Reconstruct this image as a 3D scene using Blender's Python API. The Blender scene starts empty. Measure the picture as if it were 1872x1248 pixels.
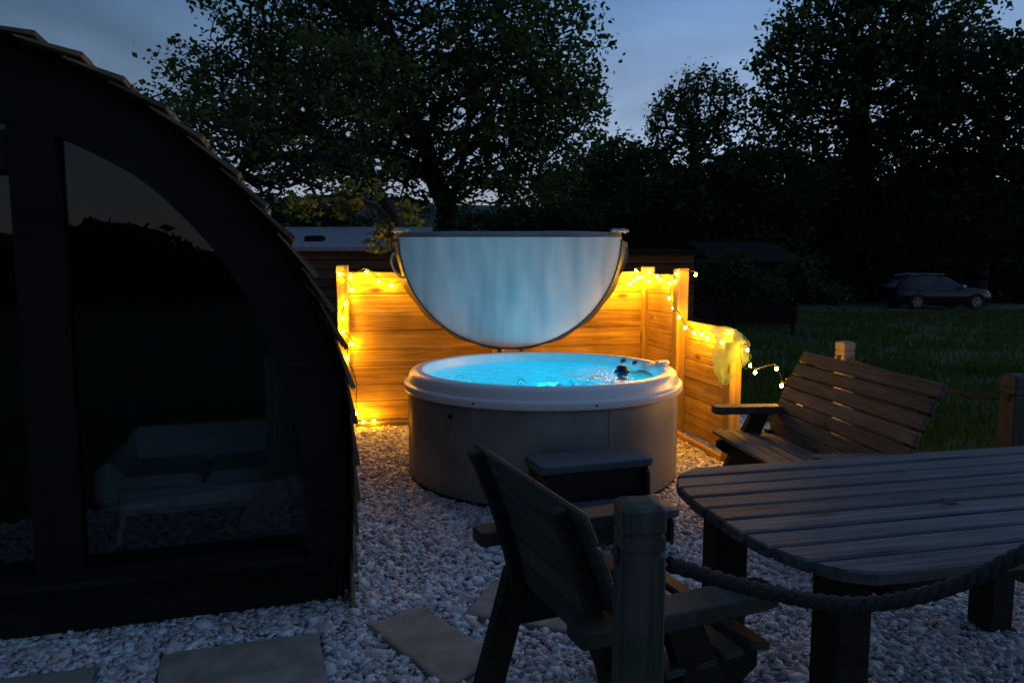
import bpy, bmesh, math, random
import numpy as np
from mathutils import Vector, Matrix
R = math.radians
S = bpy.context.scene
COL = S.collection
random.seed(7); RNG = np.random.default_rng(7)

# ------------------------------------------------------------------ camera
CAM_H, PITCH, FPX = 1.504, 0.1037, 1352.0
cd = bpy.data.cameras.new('camera'); cam = bpy.data.objects.new('camera', cd); COL.objects.link(cam)
cam.location = (0, 0, CAM_H); cam.rotation_euler = (R(90) - PITCH, 0, 0)
cd.sensor_width = 36; cd.lens = 36 * FPX / 1872; cd.clip_start = 0.05; cd.clip_end = 3000
S.camera = cam

# ------------------------------------------------------------------ dusk sky
SUN_EL, SUN_ROT = 1.6, 62.0
W = bpy.data.worlds.new('World'); S.world = W; W.use_nodes = True
wn, wl = W.node_tree.nodes, W.node_tree.links
bg = wn['Background']; bg.inputs[1].default_value = 0.15
sky = wn.new('ShaderNodeTexSky'); sky.sky_type = 'NISHITA'; sky.sun_disc = False
sky.sun_elevation = R(SUN_EL); sky.sun_rotation = R(SUN_ROT)
sky.ozone_density = 3.2; sky.air_density = 1.0; sky.dust_density = 0.6
tc = wn.new('ShaderNodeTexCoord'); mp = wn.new('ShaderNodeMapping'); mp.inputs['Scale'].default_value = (1.4, 1.4, 4.2)
cn = wn.new('ShaderNodeTexNoise'); cn.inputs['Scale'].default_value = 1.7; cn.inputs['Detail'].default_value = 5; cn.inputs['Roughness'].default_value = 0.5
cr = wn.new('ShaderNodeValToRGB'); cr.color_ramp.elements[0].position = 0.42; cr.color_ramp.elements[1].position = 0.72
cr.color_ramp.elements[0].color = (.62, .62, .62, 1); cr.color_ramp.elements[1].color = (0.9, 0.9, 0.9, 1)
mx = wn.new('ShaderNodeMix'); mx.data_type = 'RGBA'
# thin high cloud: lavender low down, deep blue overhead
sep = wn.new('ShaderNodeSeparateXYZ'); vr = wn.new('ShaderNodeValToRGB'); wl.new(tc.outputs['Generated'], sep.inputs[0]); wl.new(sep.outputs[2], vr.inputs[0])
ve = vr.color_ramp.elements; ve[0].position = 0.03; ve[0].color = (1.55, 1.60, 1.90, 1); ve[1].position = 1.0; ve[1].color = (.42, .68, 1.22, 1)
e_ = ve.new(.14); e_.color = (.98, 1.22, 1.72, 1); e_ = ve.new(.34); e_.color = (.29, .62, 1.20, 1)
# afterglow: the cloud is brighter towards the set sun
dt = wn.new('ShaderNodeVectorMath'); dt.operation = 'DOT_PRODUCT'; dt.inputs[1].default_value = (math.sin(R(SUN_ROT)), math.cos(R(SUN_ROT)), 0); wl.new(tc.outputs['Generated'], dt.inputs[0])
dm = wn.new('ShaderNodeMapRange'); dm.inputs['From Min'].default_value = -.25; dm.inputs['From Max'].default_value = .7; dm.inputs['To Min'].default_value = .37; dm.inputs['To Max'].default_value = 1.78
wl.new(dt.outputs['Value'], dm.inputs['Value'])
vs_ = wn.new('ShaderNodeVectorMath'); vs_.operation = 'SCALE'; wl.new(vr.outputs[0], vs_.inputs[0]); wl.new(dm.outputs[0], vs_.inputs['Scale'])
m3 = wn.new('ShaderNodeMapping'); m3.inputs['Scale'].default_value = (1.0, 1.0, 3.2); m3.inputs['Rotation'].default_value = (0, R(18), 0); wl.new(tc.outputs['Generated'], m3.inputs[0])
c3 = wn.new('ShaderNodeTexNoise'); c3.inputs['Scale'].default_value = 2.6; c3.inputs['Detail'].default_value = 4; c3.inputs['Distortion'].default_value = .6; wl.new(m3.outputs[0], c3.inputs['Vector'])
r3 = wn.new('ShaderNodeMapRange'); r3.inputs['From Min'].default_value = .36; r3.inputs['From Max'].default_value = .66; r3.inputs['To Min'].default_value = .74; r3.inputs['To Max'].default_value = 1.22; wl.new(c3.outputs[0], r3.inputs['Value'])
v3 = wn.new('ShaderNodeVectorMath'); v3.operation = 'SCALE'; wl.new(vs_.outputs[0], v3.inputs[0]); wl.new(r3.outputs[0], v3.inputs['Scale']); wl.new(v3.outputs[0], mx.inputs[7])
wl.new(tc.outputs['Generated'], mp.inputs[0]); wl.new(mp.outputs[0], cn.inputs['Vector']); wl.new(cn.outputs[0], cr.inputs[0])
wl.new(cr.outputs[0], mx.inputs[0]); wl.new(sky.outputs[0], mx.inputs[6]); wl.new(mx.outputs[2], bg.inputs[0])
sd = bpy.data.lights.new('sun', 'SUN'); sun = bpy.data.objects.new('sun', sd); COL.objects.link(sun)
sd.energy = 0.02; sd.angle = R(12); sd.color = (1, 0.85, 0.75)
sun.rotation_euler = (R(90 - 6), 0, R(-SUN_ROT) + math.pi)
S.view_settings.view_transform = 'Standard'; S.view_settings.look = 'None'
S.view_settings.exposure = 0.95; S.view_settings.gamma = 1.0; S.view_settings.use_curve_mapping = False
S.cycles.use_denoising = True; S.cycles.sample_clamp_indirect = 4.0
S.cycles.max_bounces = 8; S.cycles.transparent_max_bounces = 16
try: S.cycles.use_light_tree = True
except Exception: pass

# ------------------------------------------------------------------ pixel -> place helpers
_c, _s = math.cos(PITCH), math.sin(PITCH)
def ray(px, py):
    a = (px - 936) / FPX; b = (624 - py) / FPX
    return Vector((a, _c + b * _s, -_s + b * _c))
def onz(px, py, z=0.0):
    r = ray(px, py); t = (z - CAM_H) / r.z; return Vector((r.x * t, r.y * t, z))
def aty(px, py, Y):
    r = ray(px, py); t = Y / r.y; return Vector((r.x * t, Y, CAM_H + r.z * t))
def onplane(px, py, P, d):
    r = ray(px, py); n = (-d[1], d[0]); t = (n[0] * P[0] + n[1] * P[1]) / (n[0] * r.x + n[1] * r.y)
    return Vector((r.x * t, r.y * t, CAM_H + r.z * t))

# ------------------------------------------------------------------ mesh helpers
class MB:
    def __init__(s): s.v = []; s.f = []
    def add(s, vs, fs):
        o = len(s.v); s.v += [tuple(x) for x in vs]; s.f += [tuple(i + o for i in q) for q in fs]; return s
    def box(s, c, size, ch=0.004, M=None):
        hx, hy, hz = [x / 2 for x in size]; ch = min(ch, hx * .9, hy * .9, hz * .9)
        vs, idx = [], {}
        for sx in (-1, 1):
            for sy in (-1, 1):
                for sz in (-1, 1):
                    for k in range(3):
                        p = [sx * hx, sy * hy, sz * hz]
                        for a in range(3):
                            if a != k: p[a] -= (sx, sy, sz)[a] * ch
                        idx[(sx, sy, sz, k)] = len(vs); vs.append(Vector(p))
        fs = []
        def q(*k): fs.append([idx[x] for x in k])
        for sg in (-1, 1):
            for k in range(3):
                a, b = (k + 1) % 3, (k + 2) % 3
                ring = []
                for (p_, r_) in ((-1, -1), (1, -1), (1, 1), (-1, 1)):
                    t = [0, 0, 0]; t[k] = sg; t[a] = p_; t[b] = r_; ring.append((*t, k))
                if sg < 0: ring.reverse()
                q(*ring)
        for k in range(3):
            a, b = (k + 1) % 3, (k + 2) % 3
            for sa in (-1, 1):
                for sb in (-1, 1):
                    t0 = [0, 0, 0]; t0[a] = sa; t0[b] = sb; t1 = list(t0); t0[k] = -1; t1[k] = 1
                    ring = [(*t0, a), (*t1, a), (*t1, b), (*t0, b)]
                    if sa * sb > 0: ring.reverse()
                    q(*ring)
        for sx in (-1, 1):
            for sy in (-1, 1):
                for sz in (-1, 1):
                    ring = [(sx, sy, sz, 0), (sx, sy, sz, 1), (sx, sy, sz, 2)]
                    if sx * sy * sz < 0: ring.reverse()
                    q(*ring)
        T = Matrix.Translation(Vector(c)) @ (M.to_4x4() if M else Matrix.Identity(4))
        return s.add([T @ v for v in vs], fs)
    def bar(s, a, b, w, t, up=(0, 0, 1), ch=0.004):
        a, b = Vector(a), Vector(b); x = (b - a); L = x.length; x.normalize()
        up = Vector(up); y = up.cross(x).normalized(); z = x.cross(y)
        M = Matrix((x, y, z)).transposed()
        return s.box((a + b) / 2, (L, w, t), ch, M)
    def tube(s, pts, rad, n=8, cap=True):
        pts = [Vector(p) for p in pts]
        rs = rad if hasattr(rad, '__len__') else [rad] * len(pts)
        base = len(s.v); ref = None
        for i, p in enumerate(pts):
            t = (pts[min(i + 1, len(pts) - 1)] - pts[max(i - 1, 0)])
            if t.length < 1e-9: t = Vector((0, 0, 1))
            t.normalize()
            if ref is None: ref = Vector((1, 0, 0)) if abs(t.x) < .8 else Vector((0, 1, 0))
            u = (ref - t * ref.dot(t)).normalized(); w = t.cross(u); ref = u
            for k in range(n):
                an = 2 * math.pi * k / n; s.v.append(tuple(p + (u * math.cos(an) + w * math.sin(an)) * rs[i]))
        for i in range(len(pts) - 1):
            for k in range(n):
                a = base + i * n + k; b = base + i * n + (k + 1) % n
                s.f.append((a, b, b + n, a + n))
        if cap:
            s.f.append(tuple(base + k for k in reversed(range(n))))
            e = base + (len(pts) - 1) * n; s.f.append(tuple(e + k for k in range(n)))
        return s
    def lathe(s, prof, n=64, c=(0, 0, 0), a0=0.0, a1=None):
        full = a1 is None; a1 = 2 * math.pi if full else a1
        m = n if full else n + 1; base = len(s.v)
        for r, z in prof:
            for k in range(m):
                an = a0 + (a1 - a0) * k / n
                s.v.append((c[0] + r * math.cos(an), c[1] + r * math.sin(an), c[2] + z))
        for i in range(len(prof) - 1):
            for k in range(n):
                k2 = (k + 1) % m
                a = base + i * m + k; b = base + i * m + k2
                s.f.append((a, b, b + m, a + m))
        return s
    def prism(s, poly, y0, y1):            # polygon in local x,z extruded along y
        n = len(poly); b = len(s.v)
        s.v += [(x, y0, z) for x, z in poly] + [(x, y1, z) for x, z in poly]
        s.f.append(tuple(b + i for i in range(n))); s.f.append(tuple(b + n + i for i in reversed(range(n))))
        for i in range(n):
            j = (i + 1) % n; s.f.append((b + j, b + i, b + n + i, b + n + j))
        return s
    def grid(s, fn, nu, nv):
        b = len(s.v)
        for i in range(nu + 1):
            for j in range(nv + 1): s.v.append(tuple(fn(i / nu, j / nv)))
        for i in range(nu):
            for j in range(nv):
                a = b + i * (nv + 1) + j; s.f.append((a, a + nv + 1, a + nv + 2, a + 1))
        return s
    def mesh(s, name, smooth=False):
        me = bpy.data.meshes.new(name); me.from_pydata(s.v, [], s.f); me.validate(); me.update()
        bm = bmesh.new(); bm.from_mesh(me); bmesh.ops.recalc_face_normals(bm, faces=bm.faces); bm.to_mesh(me); bm.free()
        if smooth: me.polygons.foreach_set('use_smooth', [True] * len(me.polygons))
        return me
    def build(s, name, mat, parent=None, smooth=False, loc=None, rot=None):
        return link(name, s.mesh(name, smooth), mat, parent, loc, rot)
def link(name, me, mat, parent=None, loc=None, rot=None):
    if mat and not me.materials: me.materials.append(mat)
    o = bpy.data.objects.new(name, me); COL.objects.link(o)
    if parent: o.parent = parent
    if loc: o.location = loc
    if rot: o.rotation_euler = rot
    return o
def npmesh(name, V, F, mat, smooth=False):
    """fast mesh from numpy; F is (n,3) or (n,4)"""
    me = bpy.data.meshes.new(name); k = F.shape[1]
    me.vertices.add(len(V)); me.vertices.foreach_set('co', np.ascontiguousarray(V, np.float32).ravel())
    me.loops.add(F.size); me.loops.foreach_set('vertex_index', np.ascontiguousarray(F, np.int32).ravel())
    me.polygons.add(len(F)); me.polygons.foreach_set('loop_start', np.arange(0, F.size, k, dtype=np.int32))
    me.polygons.foreach_set('loop_total', np.full(len(F), k, np.int32))
    if smooth: me.polygons.foreach_set('use_smooth', np.ones(len(F), bool))
    me.update(calc_edges=True); me.materials.append(mat); return me
def thing(name, label, cat, loc=(0, 0, 0), rz=0.0, group=None):
    o = bpy.data.objects.new(name, None); COL.objects.link(o); o.location = loc; o.rotation_euler = (0, 0, rz)
    o.empty_display_size = .1
    return tag(o, label, cat, group)
def tag(o, label=None, cat=None, group=None, kind=None):
    if label: o['label'] = label
    if cat: o['category'] = cat
    if group: o['group'] = group
    if kind: o['kind'] = kind
    return o
def spline(pts, n=8):
    P = [Vector(p) for p in pts]; P = [P[0] * 2 - P[1]] + P + [P[-1] * 2 - P[-2]]; out = []
    for i in range(1, len(P) - 2):
        for k in range(n):
            t = k / n; a, b, c, d = P[i - 1], P[i], P[i + 1], P[i + 2]
            out.append(.5 * (2 * b + (c - a) * t + (2 * a - 5 * b + 4 * c - d) * t * t + (3 * b - a - 3 * c + d) * t ** 3))
    return out + [P[-2]]

# ------------------------------------------------------------------ materials
def nodes(name):
    m = bpy.data.materials.new(name); m.use_nodes = True; t = m.node_tree
    return m, t.nodes, t.links, t.nodes['Principled BSDF']
def plain(name, col, rough=.5, metal=0, bump=0, bscale=60, var=.15, spec=.5):
    m, n, l, b = nodes(name); b.inputs['Roughness'].default_value = rough; b.inputs['Metallic'].default_value = metal
    b.inputs['Specular IOR Level'].default_value = spec
    c = n.new('ShaderNodeTexCoord'); z = n.new('ShaderNodeTexNoise'); z.inputs['Scale'].default_value = bscale; z.inputs['Detail'].default_value = 6
    l.new(c.outputs['Object'], z.inputs['Vector'])
    r = n.new('ShaderNodeValToRGB'); r.color_ramp.elements[0].position = .3; r.color_ramp.elements[1].position = .7
    r.color_ramp.elements[0].color = (*[x * (1 - var) for x in col], 1); r.color_ramp.elements[1].color = (*[min(1, x * (1 + var)) for x in col], 1)
    l.new(z.outputs[0], r.inputs[0]); l.new(r.outputs[0], b.inputs['Base Color'])
    if bump:
        k = n.new('ShaderNodeBump'); k.inputs['Strength'].default_value = bump; k.inputs['Distance'].default_value = .01
        l.new(z.outputs[0], k.inputs['Height']); l.new(k.outputs[0], b.inputs['Normal'])
    return m
def wood(name, dark, light, rough=.65, axis=0, grain=38, bump=.35, vary=.35, knots=True, moss=None, spec=.4):
    m, n, l, b = nodes(name); b.inputs['Roughness'].default_value = rough; b.inputs['Specular IOR Level'].default_value = spec
    c = n.new('ShaderNodeTexCoord'); oi = n.new('ShaderNodeObjectInfo')
    add = n.new('ShaderNodeVectorMath'); add.operation = 'ADD'
    sc = n.new('ShaderNodeVectorMath'); sc.operation = 'SCALE'; sc.inputs[0].default_value = (37, 19, 23); l.new(oi.outputs['Random'], sc.inputs['Scale'])
    l.new(c.outputs['Object'], add.inputs[0]); l.new(sc.outputs[0], add.inputs[1])
    mp = n.new('ShaderNodeMapping'); s3 = [grain] * 3; s3[axis] = grain * .045; mp.inputs['Scale'].default_value = s3
    l.new(add.outputs[0], mp.inputs[0])
    g = n.new('ShaderNodeTexNoise'); g.inputs['Scale'].default_value = 1; g.inputs['Detail'].default_value = 7; g.inputs['Roughness'].default_value = .62; g.inputs['Distortion'].default_value = .6
    l.new(mp.outputs[0], g.inputs['Vector'])
    big = n.new('ShaderNodeTexNoise'); big.inputs['Scale'].default_value = 3.1; big.inputs['Detail'].default_value = 3; l.new(add.outputs[0], big.inputs['Vector'])
    r = n.new('ShaderNodeValToRGB'); e = r.color_ramp.elements; e[0].position = .33; e[1].position = .68
    e[0].color = (*dark, 1); e[1].color = (*light, 1); l.new(g.outputs[0], r.inputs[0])
    hv = n.new('ShaderNodeMapRange'); hv.inputs['From Min'].default_value = 0; hv.inputs['To Min'].default_value = 1 - vary; hv.inputs['To Max'].default_value = 1 + vary * .6
    l.new(oi.outputs['Random'], hv.inputs['Value'])
    bv = n.new('ShaderNodeMapRange'); bv.inputs['From Min'].default_value = .3; bv.inputs['From Max'].default_value = .7; bv.inputs['To Min'].default_value = .72; bv.inputs['To Max'].default_value = 1.15
    l.new(big.outputs[0], bv.inputs['Value'])
    mu = n.new('ShaderNodeMath'); mu.operation = 'MULTIPLY'; l.new(hv.outputs[0], mu.inputs[0]); l.new(bv.outputs[0], mu.inputs[1])
    cm = n.new('ShaderNodeVectorMath'); cm.operation = 'SCALE'; l.new(r.outputs[0], cm.inputs[0]); l.new(mu.outputs[0], cm.inputs['Scale'])
    out = cm.outputs[0]
    if knots:
        km = n.new('ShaderNodeMapping'); ks = [4.2] * 3; ks[axis] = 1.5; km.inputs['Scale'].default_value = ks; l.new(add.outputs[0], km.inputs[0])
        v = n.new('ShaderNodeTexVoronoi'); v.inputs['Scale'].default_value = 1.0; l.new(km.outputs[0], v.inputs['Vector'])
        kr = n.new('ShaderNodeValToRGB'); kr.color_ramp.elements[0].position = .05; kr.color_ramp.elements[1].position = .13
        kr.color_ramp.elements[0].color = (.28, .22, .2, 1); kr.color_ramp.elements[1].color = (1, 1, 1, 1); l.new(v.outputs['Distance'], kr.inputs[0])
        k2 = n.new('ShaderNodeVectorMath'); k2.operation = 'MULTIPLY'; l.new(out, k2.inputs[0]); l.new(kr.outputs[0], k2.inputs[1]); out = k2.outputs[0]
    if moss:
        mn = n.new('ShaderNodeTexNoise'); mn.inputs['Scale'].default_value = 9; mn.inputs['Detail'].default_value = 5; l.new(add.outputs[0], mn.inputs['Vector'])
        mr = n.new('ShaderNodeValToRGB'); mr.color_ramp.elements[0].position = .5; mr.color_ramp.elements[1].position = .7; l.new(mn.outputs[0], mr.inputs[0])
        mm = n.new('ShaderNodeMix'); mm.data_type = 'RGBA'; mm.inputs[7].default_value = (*moss, 1)
        l.new(mr.outputs[0], mm.inputs[0]); l.new(out, mm.inputs[6]); out = mm.outputs[2]
    l.new(out, b.inputs['Base Color'])
    k = n.new('ShaderNodeBump'); k.inputs['Strength'].default_value = bump; k.inputs['Distance'].default_value = .006
    l.new(g.outputs[0], k.inputs['Height']); l.new(k.outputs[0], b.inputs['Normal'])
    return m
def leafmat(name, c1, c2, trans=.35):
    m, n, l, b = nodes(name)
    g = n.new('ShaderNodeNewGeometry'); r = n.new('ShaderNodeValToRGB')
    r.color_ramp.elements[0].color = (*c1, 1); r.color_ramp.elements[1].color = (*c2, 1)
    l.new(g.outputs['Random Per Island'], r.inputs[0]); l.new(r.outputs[0], b.inputs['Base Color'])
    b.inputs['Roughness'].default_value = .6; b.inputs['Specular IOR Level'].default_value = .12
    t = n.new('ShaderNodeBsdfTranslucent'); l.new(r.outputs[0], t.inputs[0])
    mxs = n.new('ShaderNodeMixShader'); mxs.inputs[0].default_value = trans
    l.new(b.outputs[0], mxs.inputs[1]); l.new(t.outputs[0], mxs.inputs[2])
    l.new(mxs.outputs[0], n['Material Output'].inputs[0]); return m
def emit(name, col, st):
    m, n, l, b = nodes(name); n.remove(b); e = n.new('ShaderNodeEmission'); e.inputs[0].default_value = (*col, 1); e.inputs[1].default_value = st
    l.new(e.outputs[0], n['Material Output'].inputs[0]); return m
def pane(name, tint, ior=1.5, rough=0.0, bump=None):
    """thin clear sheet: fresnel mirror over straight-through transmission"""
    m, n, l, b = nodes(name); n.remove(b)
    f = n.new('ShaderNodeFresnel'); f.inputs[0].default_value = ior
    t = n.new('ShaderNodeBsdfTransparent'); t.inputs[0].default_value = (*tint, 1)
    g = n.new('ShaderNodeBsdfGlossy'); g.inputs['Roughness'].default_value = rough
    mxs = n.new('ShaderNodeMixShader'); l.new(f.outputs[0], mxs.inputs[0]); l.new(t.outputs[0], mxs.inputs[1]); l.new(g.outputs[0], mxs.inputs[2])
    l.new(mxs.outputs[0], n['Material Output'].inputs[0])
    if bump:
        c = n.new('ShaderNodeTexCoord'); z = n.new('ShaderNodeTexNoise'); z.inputs['Scale'].default_value = bump[0]; z.inputs['Detail'].default_value = 4
        l.new(c.outputs['Object'], z.inputs['Vector'])
        k = n.new('ShaderNodeBump'); k.inputs['Strength'].default_value = bump[1]; k.inputs['Distance'].default_value = .02
        l.new(z.outputs[0], k.inputs['Height']); l.new(k.outputs[0], g.inputs['Normal']); l.new(k.outputs[0], f.inputs['Normal'])
    return m

M = {}
M['fence'] = wood('new_softwood', (.34, .18, .035), (.70, .46, .12), rough=.6, grain=30, bump=.3, vary=.22)
M['weathered'] = wood('weathered_timber', (.055, .048, .042), (.17, .15, .135), rough=.7, grain=44, bump=.6, vary=.3)
M['stained'] = wood('dark_stained_timber', (.012, .010, .009), (.038, .032, .026), rough=.75, grain=44, bump=.5, vary=.2, moss=(.022, .026, .012), spec=.25)
M['mossy'] = wood('mossy_post_timber', (.032, .032, .027), (.10, .10, .082), rough=.8, axis=2, grain=40, bump=.7, moss=(.045, .06, .035))
M['benchwood'] = wood('bench_timber', (.085, .060, .042), (.21, .155, .11), rough=.65, grain=44, bump=.55, vary=.3)
M['litpost'] = wood('lit_post_timber', (.22, .19, .15), (.42, .37, .30), rough=.75, axis=2, grain=40, bump=.5)  # paler copy of the post timber, fairy light on it put into the colour
M['podwood'] = wood('pod_black_timber', (.006, .006, .006), (.016, .016, .015), rough=.7, grain=36, bump=.4, knots=False, spec=.2)
M['inner'] = wood('pod_lining', (.05, .035, .022), (.09, .065, .04), rough=.6, axis=1, grain=26, bump=.2, knots=False)
M['shingle'] = wood('cedar_shingle', (.10, .07, .045), (.30, .22, .14), rough=.75, axis=0, grain=60, bump=.6, vary=.45, knots=False)
M['shedwood'] = wood('brown_clad_timber', (.07, .035, .02), (.15, .08, .045), rough=.65, grain=30, bump=.35, vary=.3, knots=False)
M['bark'] = plain('tree_bark', (.014, .012, .010), .9, bump=1.0, bscale=14, var=.4)
M['acrylic'] = plain('pearl_acrylic', (.84, .82, .83), .28, var=.03, bscale=20)
M['cabinet'] = wood('cabinet_panel_taupe', (.26, .235, .205), (.32, .29, .255), rough=.5, axis=2, grain=70, bump=.1, vary=.1, knots=False)
M['blackplastic'] = plain('black_plastic', (.012, .012, .014), .45, bump=.15, bscale=90)
M['greyplastic'] = plain('grey_step_plastic', (.085, .09, .10), .5, bump=.2, bscale=120)
M['vinyl'] = plain('grey_vinyl', (.20, .215, .235), .5, bump=.25, bscale=30, var=.1)
M['skirt'] = plain('dark_vinyl_skirt', (.05, .058, .07), .5, bump=.25, bscale=30, var=.1)
M['strap'] = plain('pale_webbing', (.45, .46, .44), .7, bump=.3, bscale=200)
M['metal'] = plain('dark_metal', (.12, .12, .12), .35, metal=.9)
M['chrome'] = plain('chrome', (.6, .6, .6), .15, metal=1.0, var=.05)
M['wire'] = plain('green_wire', (.015, .022, .012), .6)
M['rope'] = plain('tarred_rope', (.028, .026, .024), .85, bump=.8, bscale=160, var=.4)
M['slab'] = plain('sandstone_slab', (.34, .27, .215), .8, bump=.5, bscale=9, var=.28)
M['paint'] = plain('pale_roof_felt', (.27, .27, .31), .8, bump=.3, bscale=12, var=.15)
M['felt'] = plain('dark_roof_felt', (.016, .016, .016), .95, bump=.6, bscale=25, spec=.05)
M['fabric'] = plain('blue_grey_fabric', (.42, .46, .52), .9, bump=.3, bscale=200, var=.08)
M['oakleg'] = plain('pale_oak', (.45, .32, .2), .5)
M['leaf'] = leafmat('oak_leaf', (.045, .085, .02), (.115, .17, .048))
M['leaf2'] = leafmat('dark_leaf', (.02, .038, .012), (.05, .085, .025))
M['leaf3'] = leafmat('young_leaf', (.12, .17, .03), (.25, .28, .06), .45)
M['grass'] = leafmat('grass_blade', (.05, .085, .012), (.11, .15, .026), .3)
M['glass'] = pane('window_glass', (.82, .86, .86), 1.55)

# ================================================================== THE SETTING
def ground_z(x, y):
    yard = np.clip((x - 2.3) / 3.0, 0, 1); far = np.clip((y - 7.5) / 22, 0, 1)
    t = np.maximum(yard, np.clip((y - 7.6) / 2, 0, 1))
    und = .05 * np.sin(x * .7 + 1.3) * np.cos(y * .53) + .03 * np.sin(x * 1.9 + y * 1.3)
    return -.035 - .20 * far * t + und * t * .7
gx = np.concatenate([-np.geomspace(600, 6, 26), np.linspace(-5, 30, 71), np.geomspace(32, 600, 18)])
gy = np.concatenate([-np.geomspace(600, 4, 20), np.linspace(-3, 40, 87), np.geomspace(42, 900, 22)])
X, Y = np.meshgrid(gx, gy, indexing='ij')
V = np.stack([X, Y, ground_z(X, Y)], -1).reshape(-1, 3); nyy = len(gy)
I = np.arange((len(gx) - 1) * (nyy - 1)); a = (I // (nyy - 1)) * nyy + I % (nyy - 1)
M['soil'] = plain('field_turf', (.05, .08, .025), .95, bump=.8, bscale=3, var=.45)
tag(link('field', npmesh('field', V, np.stack([a, a + nyy, a + nyy + 1, a + 1], 1), M['soil'], True), None), kind='structure')
# gravel yard: a bed and the loose stones on it
YX0, YX1, YY0, YY1 = -4.6, 2.42, 1.3, 7.55
M['bed'] = plain('gravel_fines', (.5, .5, .5), .95, bump=1, bscale=70, var=.5)
tag(MB().box(((YX0 + YX1) / 2, (YY0 + YY1) / 2, -.022), (YX1 - YX0, YY1 - YY0, .02), .002).build('gravel_bed', M['bed']), kind='structure')
SLABS = [
    ('grey paving slab nearest the pod, half cut off by the photo', [(-.782, 2.872), (-1.345, 2.711), (-1.19, 2.26), (-.63, 2.42)], .018),
    ('paving slab at the bottom left corner of the gravel', [(-1.55, 2.625), (-2.13, 2.46), (-2.0, 2.01), (-1.42, 2.18)], .014),
    ('sandy paving slab standing alone between pod and chair', [(-.587, 2.926), (-.411, 3.113), (-.05, 2.69), (-.23, 2.47)], .022),
    ('square paving slab partly hidden behind the foreground chair', [(-.206, 3.03), (.276, 2.867), (.436, 3.32), (-.046, 3.48)], .02)]
def inpoly(px, py, poly):
    s = np.zeros(len(px), bool); n = len(poly)
    sg = None; ok = np.ones(len(px), bool)
    area = sum(poly[i][0] * poly[(i + 1) % n][1] - poly[(i + 1) % n][0] * poly[i][1] for i in range(n))
    for i in range(n):
        x0, y0 = poly[i]; x1, y1 = poly[(i + 1) % n]
        cr_ = (x1 - x0) * (py - y0) - (y1 - y0) * (px - x0)
        ok &= (cr_ * np.sign(area) > -.006)
    return ok
N = 118000
sx = RNG.uniform(-2.9, YX1, N); sy = RNG.uniform(1.32, 7.1, N)
keep = np.hypot(sx - .22, sy - 5.325) > .95
onslab = np.zeros(N, bool)
for _, q, _h in SLABS: onslab |= inpoly(sx, sy, q)
keep &= ~onslab | (RNG.uniform(0, 1, N) < .003)
keep &= ~(((sx + .76) * .957 + (sy - 3.243) * .291 < -.03) & ((sx + .76) * -.291 + (sy - 3.243) * .957 > .0))      # under the pod
sx, sy, onslab = sx[keep], sy[keep], onslab[keep]; N = len(sx)
cube = np.array([[i, j, k] for i in (-1, 1) for j in (-1, 1) for k in (-1, 1)], float)
cf = np.array([[0, 1, 3, 2], [4, 6, 7, 5], [0, 4, 5, 1], [2, 3, 7, 6], [0, 2, 6, 4], [1, 5, 7, 3]])
sz = np.exp(RNG.normal(0, .34, N)) * .0098
dim = np.stack([sz * RNG.uniform(.9, 1.7, N), sz * RNG.uniform(.7, 1.1, N), sz * RNG.uniform(.3, .62, N)], 1)
vv = cube[None] * dim[:, None] * RNG.uniform(.68, 1.14, (N, 8, 3))
an = RNG.uniform(0, 6.283, N); tl = RNG.normal(0, .38, N); t2 = RNG.normal(0, .3, N)
def rot(v, ax, an):
    c, s = np.cos(an)[:, None], np.sin(an)[:, None]; i, j = [(1, 2), (0, 2), (0, 1)][ax]; o = v.copy()
    o[..., i] = v[..., i] * c - v[..., j] * s; o[..., j] = v[..., i] * s + v[..., j] * c; return o
vv = rot(rot(rot(vv, 0, tl), 1, t2), 2, an)
vv += np.stack([sx, sy, RNG.uniform(-.008, .010, N) * ~onslab + .026 * onslab], 1)[:, None]
FF = (cf[None] + (np.arange(N) * 8)[:, None, None]).reshape(-1, 4)
m, n, l, b = nodes('stone_chippings'); g = n.new('ShaderNodeNewGeometry'); r = n.new('ShaderNodeValToRGB')
for p_, c_ in ((0, (.42, .43, .46)), (.2, (.66, .66, .69)), (.7, (.82, .82, .83)), (.93, (.86, .86, .85)), (1, (.66, .50, .44))):
    e = r.color_ramp.elements.new(p_) if p_ not in (0, 1) else r.color_ramp.elements[int(p_)]
    e.color = (*c_, 1)
l.new(g.outputs['Random Per Island'], r.inputs[0])
tcn = n.new('ShaderNodeTexCoord'); zz = n.new('ShaderNodeTexNoise'); zz.inputs['Scale'].default_value = 90; zz.inputs['Detail'].default_value = 4; l.new(tcn.outputs['Object'], zz.inputs['Vector'])
mr_ = n.new('ShaderNodeMapRange'); mr_.inputs['To Min'].default_value = .7; mr_.inputs['To Max'].default_value = 1.25; l.new(zz.outputs[0], mr_.inputs['Value'])
vm = n.new('ShaderNodeVectorMath'); vm.operation = 'SCALE'; l.new(r.outputs[0], vm.inputs[0]); l.new(mr_.outputs[0], vm.inputs['Scale']); l.new(vm.outputs[0], b.inputs['Base Color'])
b.inputs['Roughness'].default_value = .7; M['stone'] = m
tag(link('gravel', npmesh('gravel', vv.reshape(-1, 3), FF, m), None), 'loose pale stone chippings covering the yard', kind='stuff')
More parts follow.
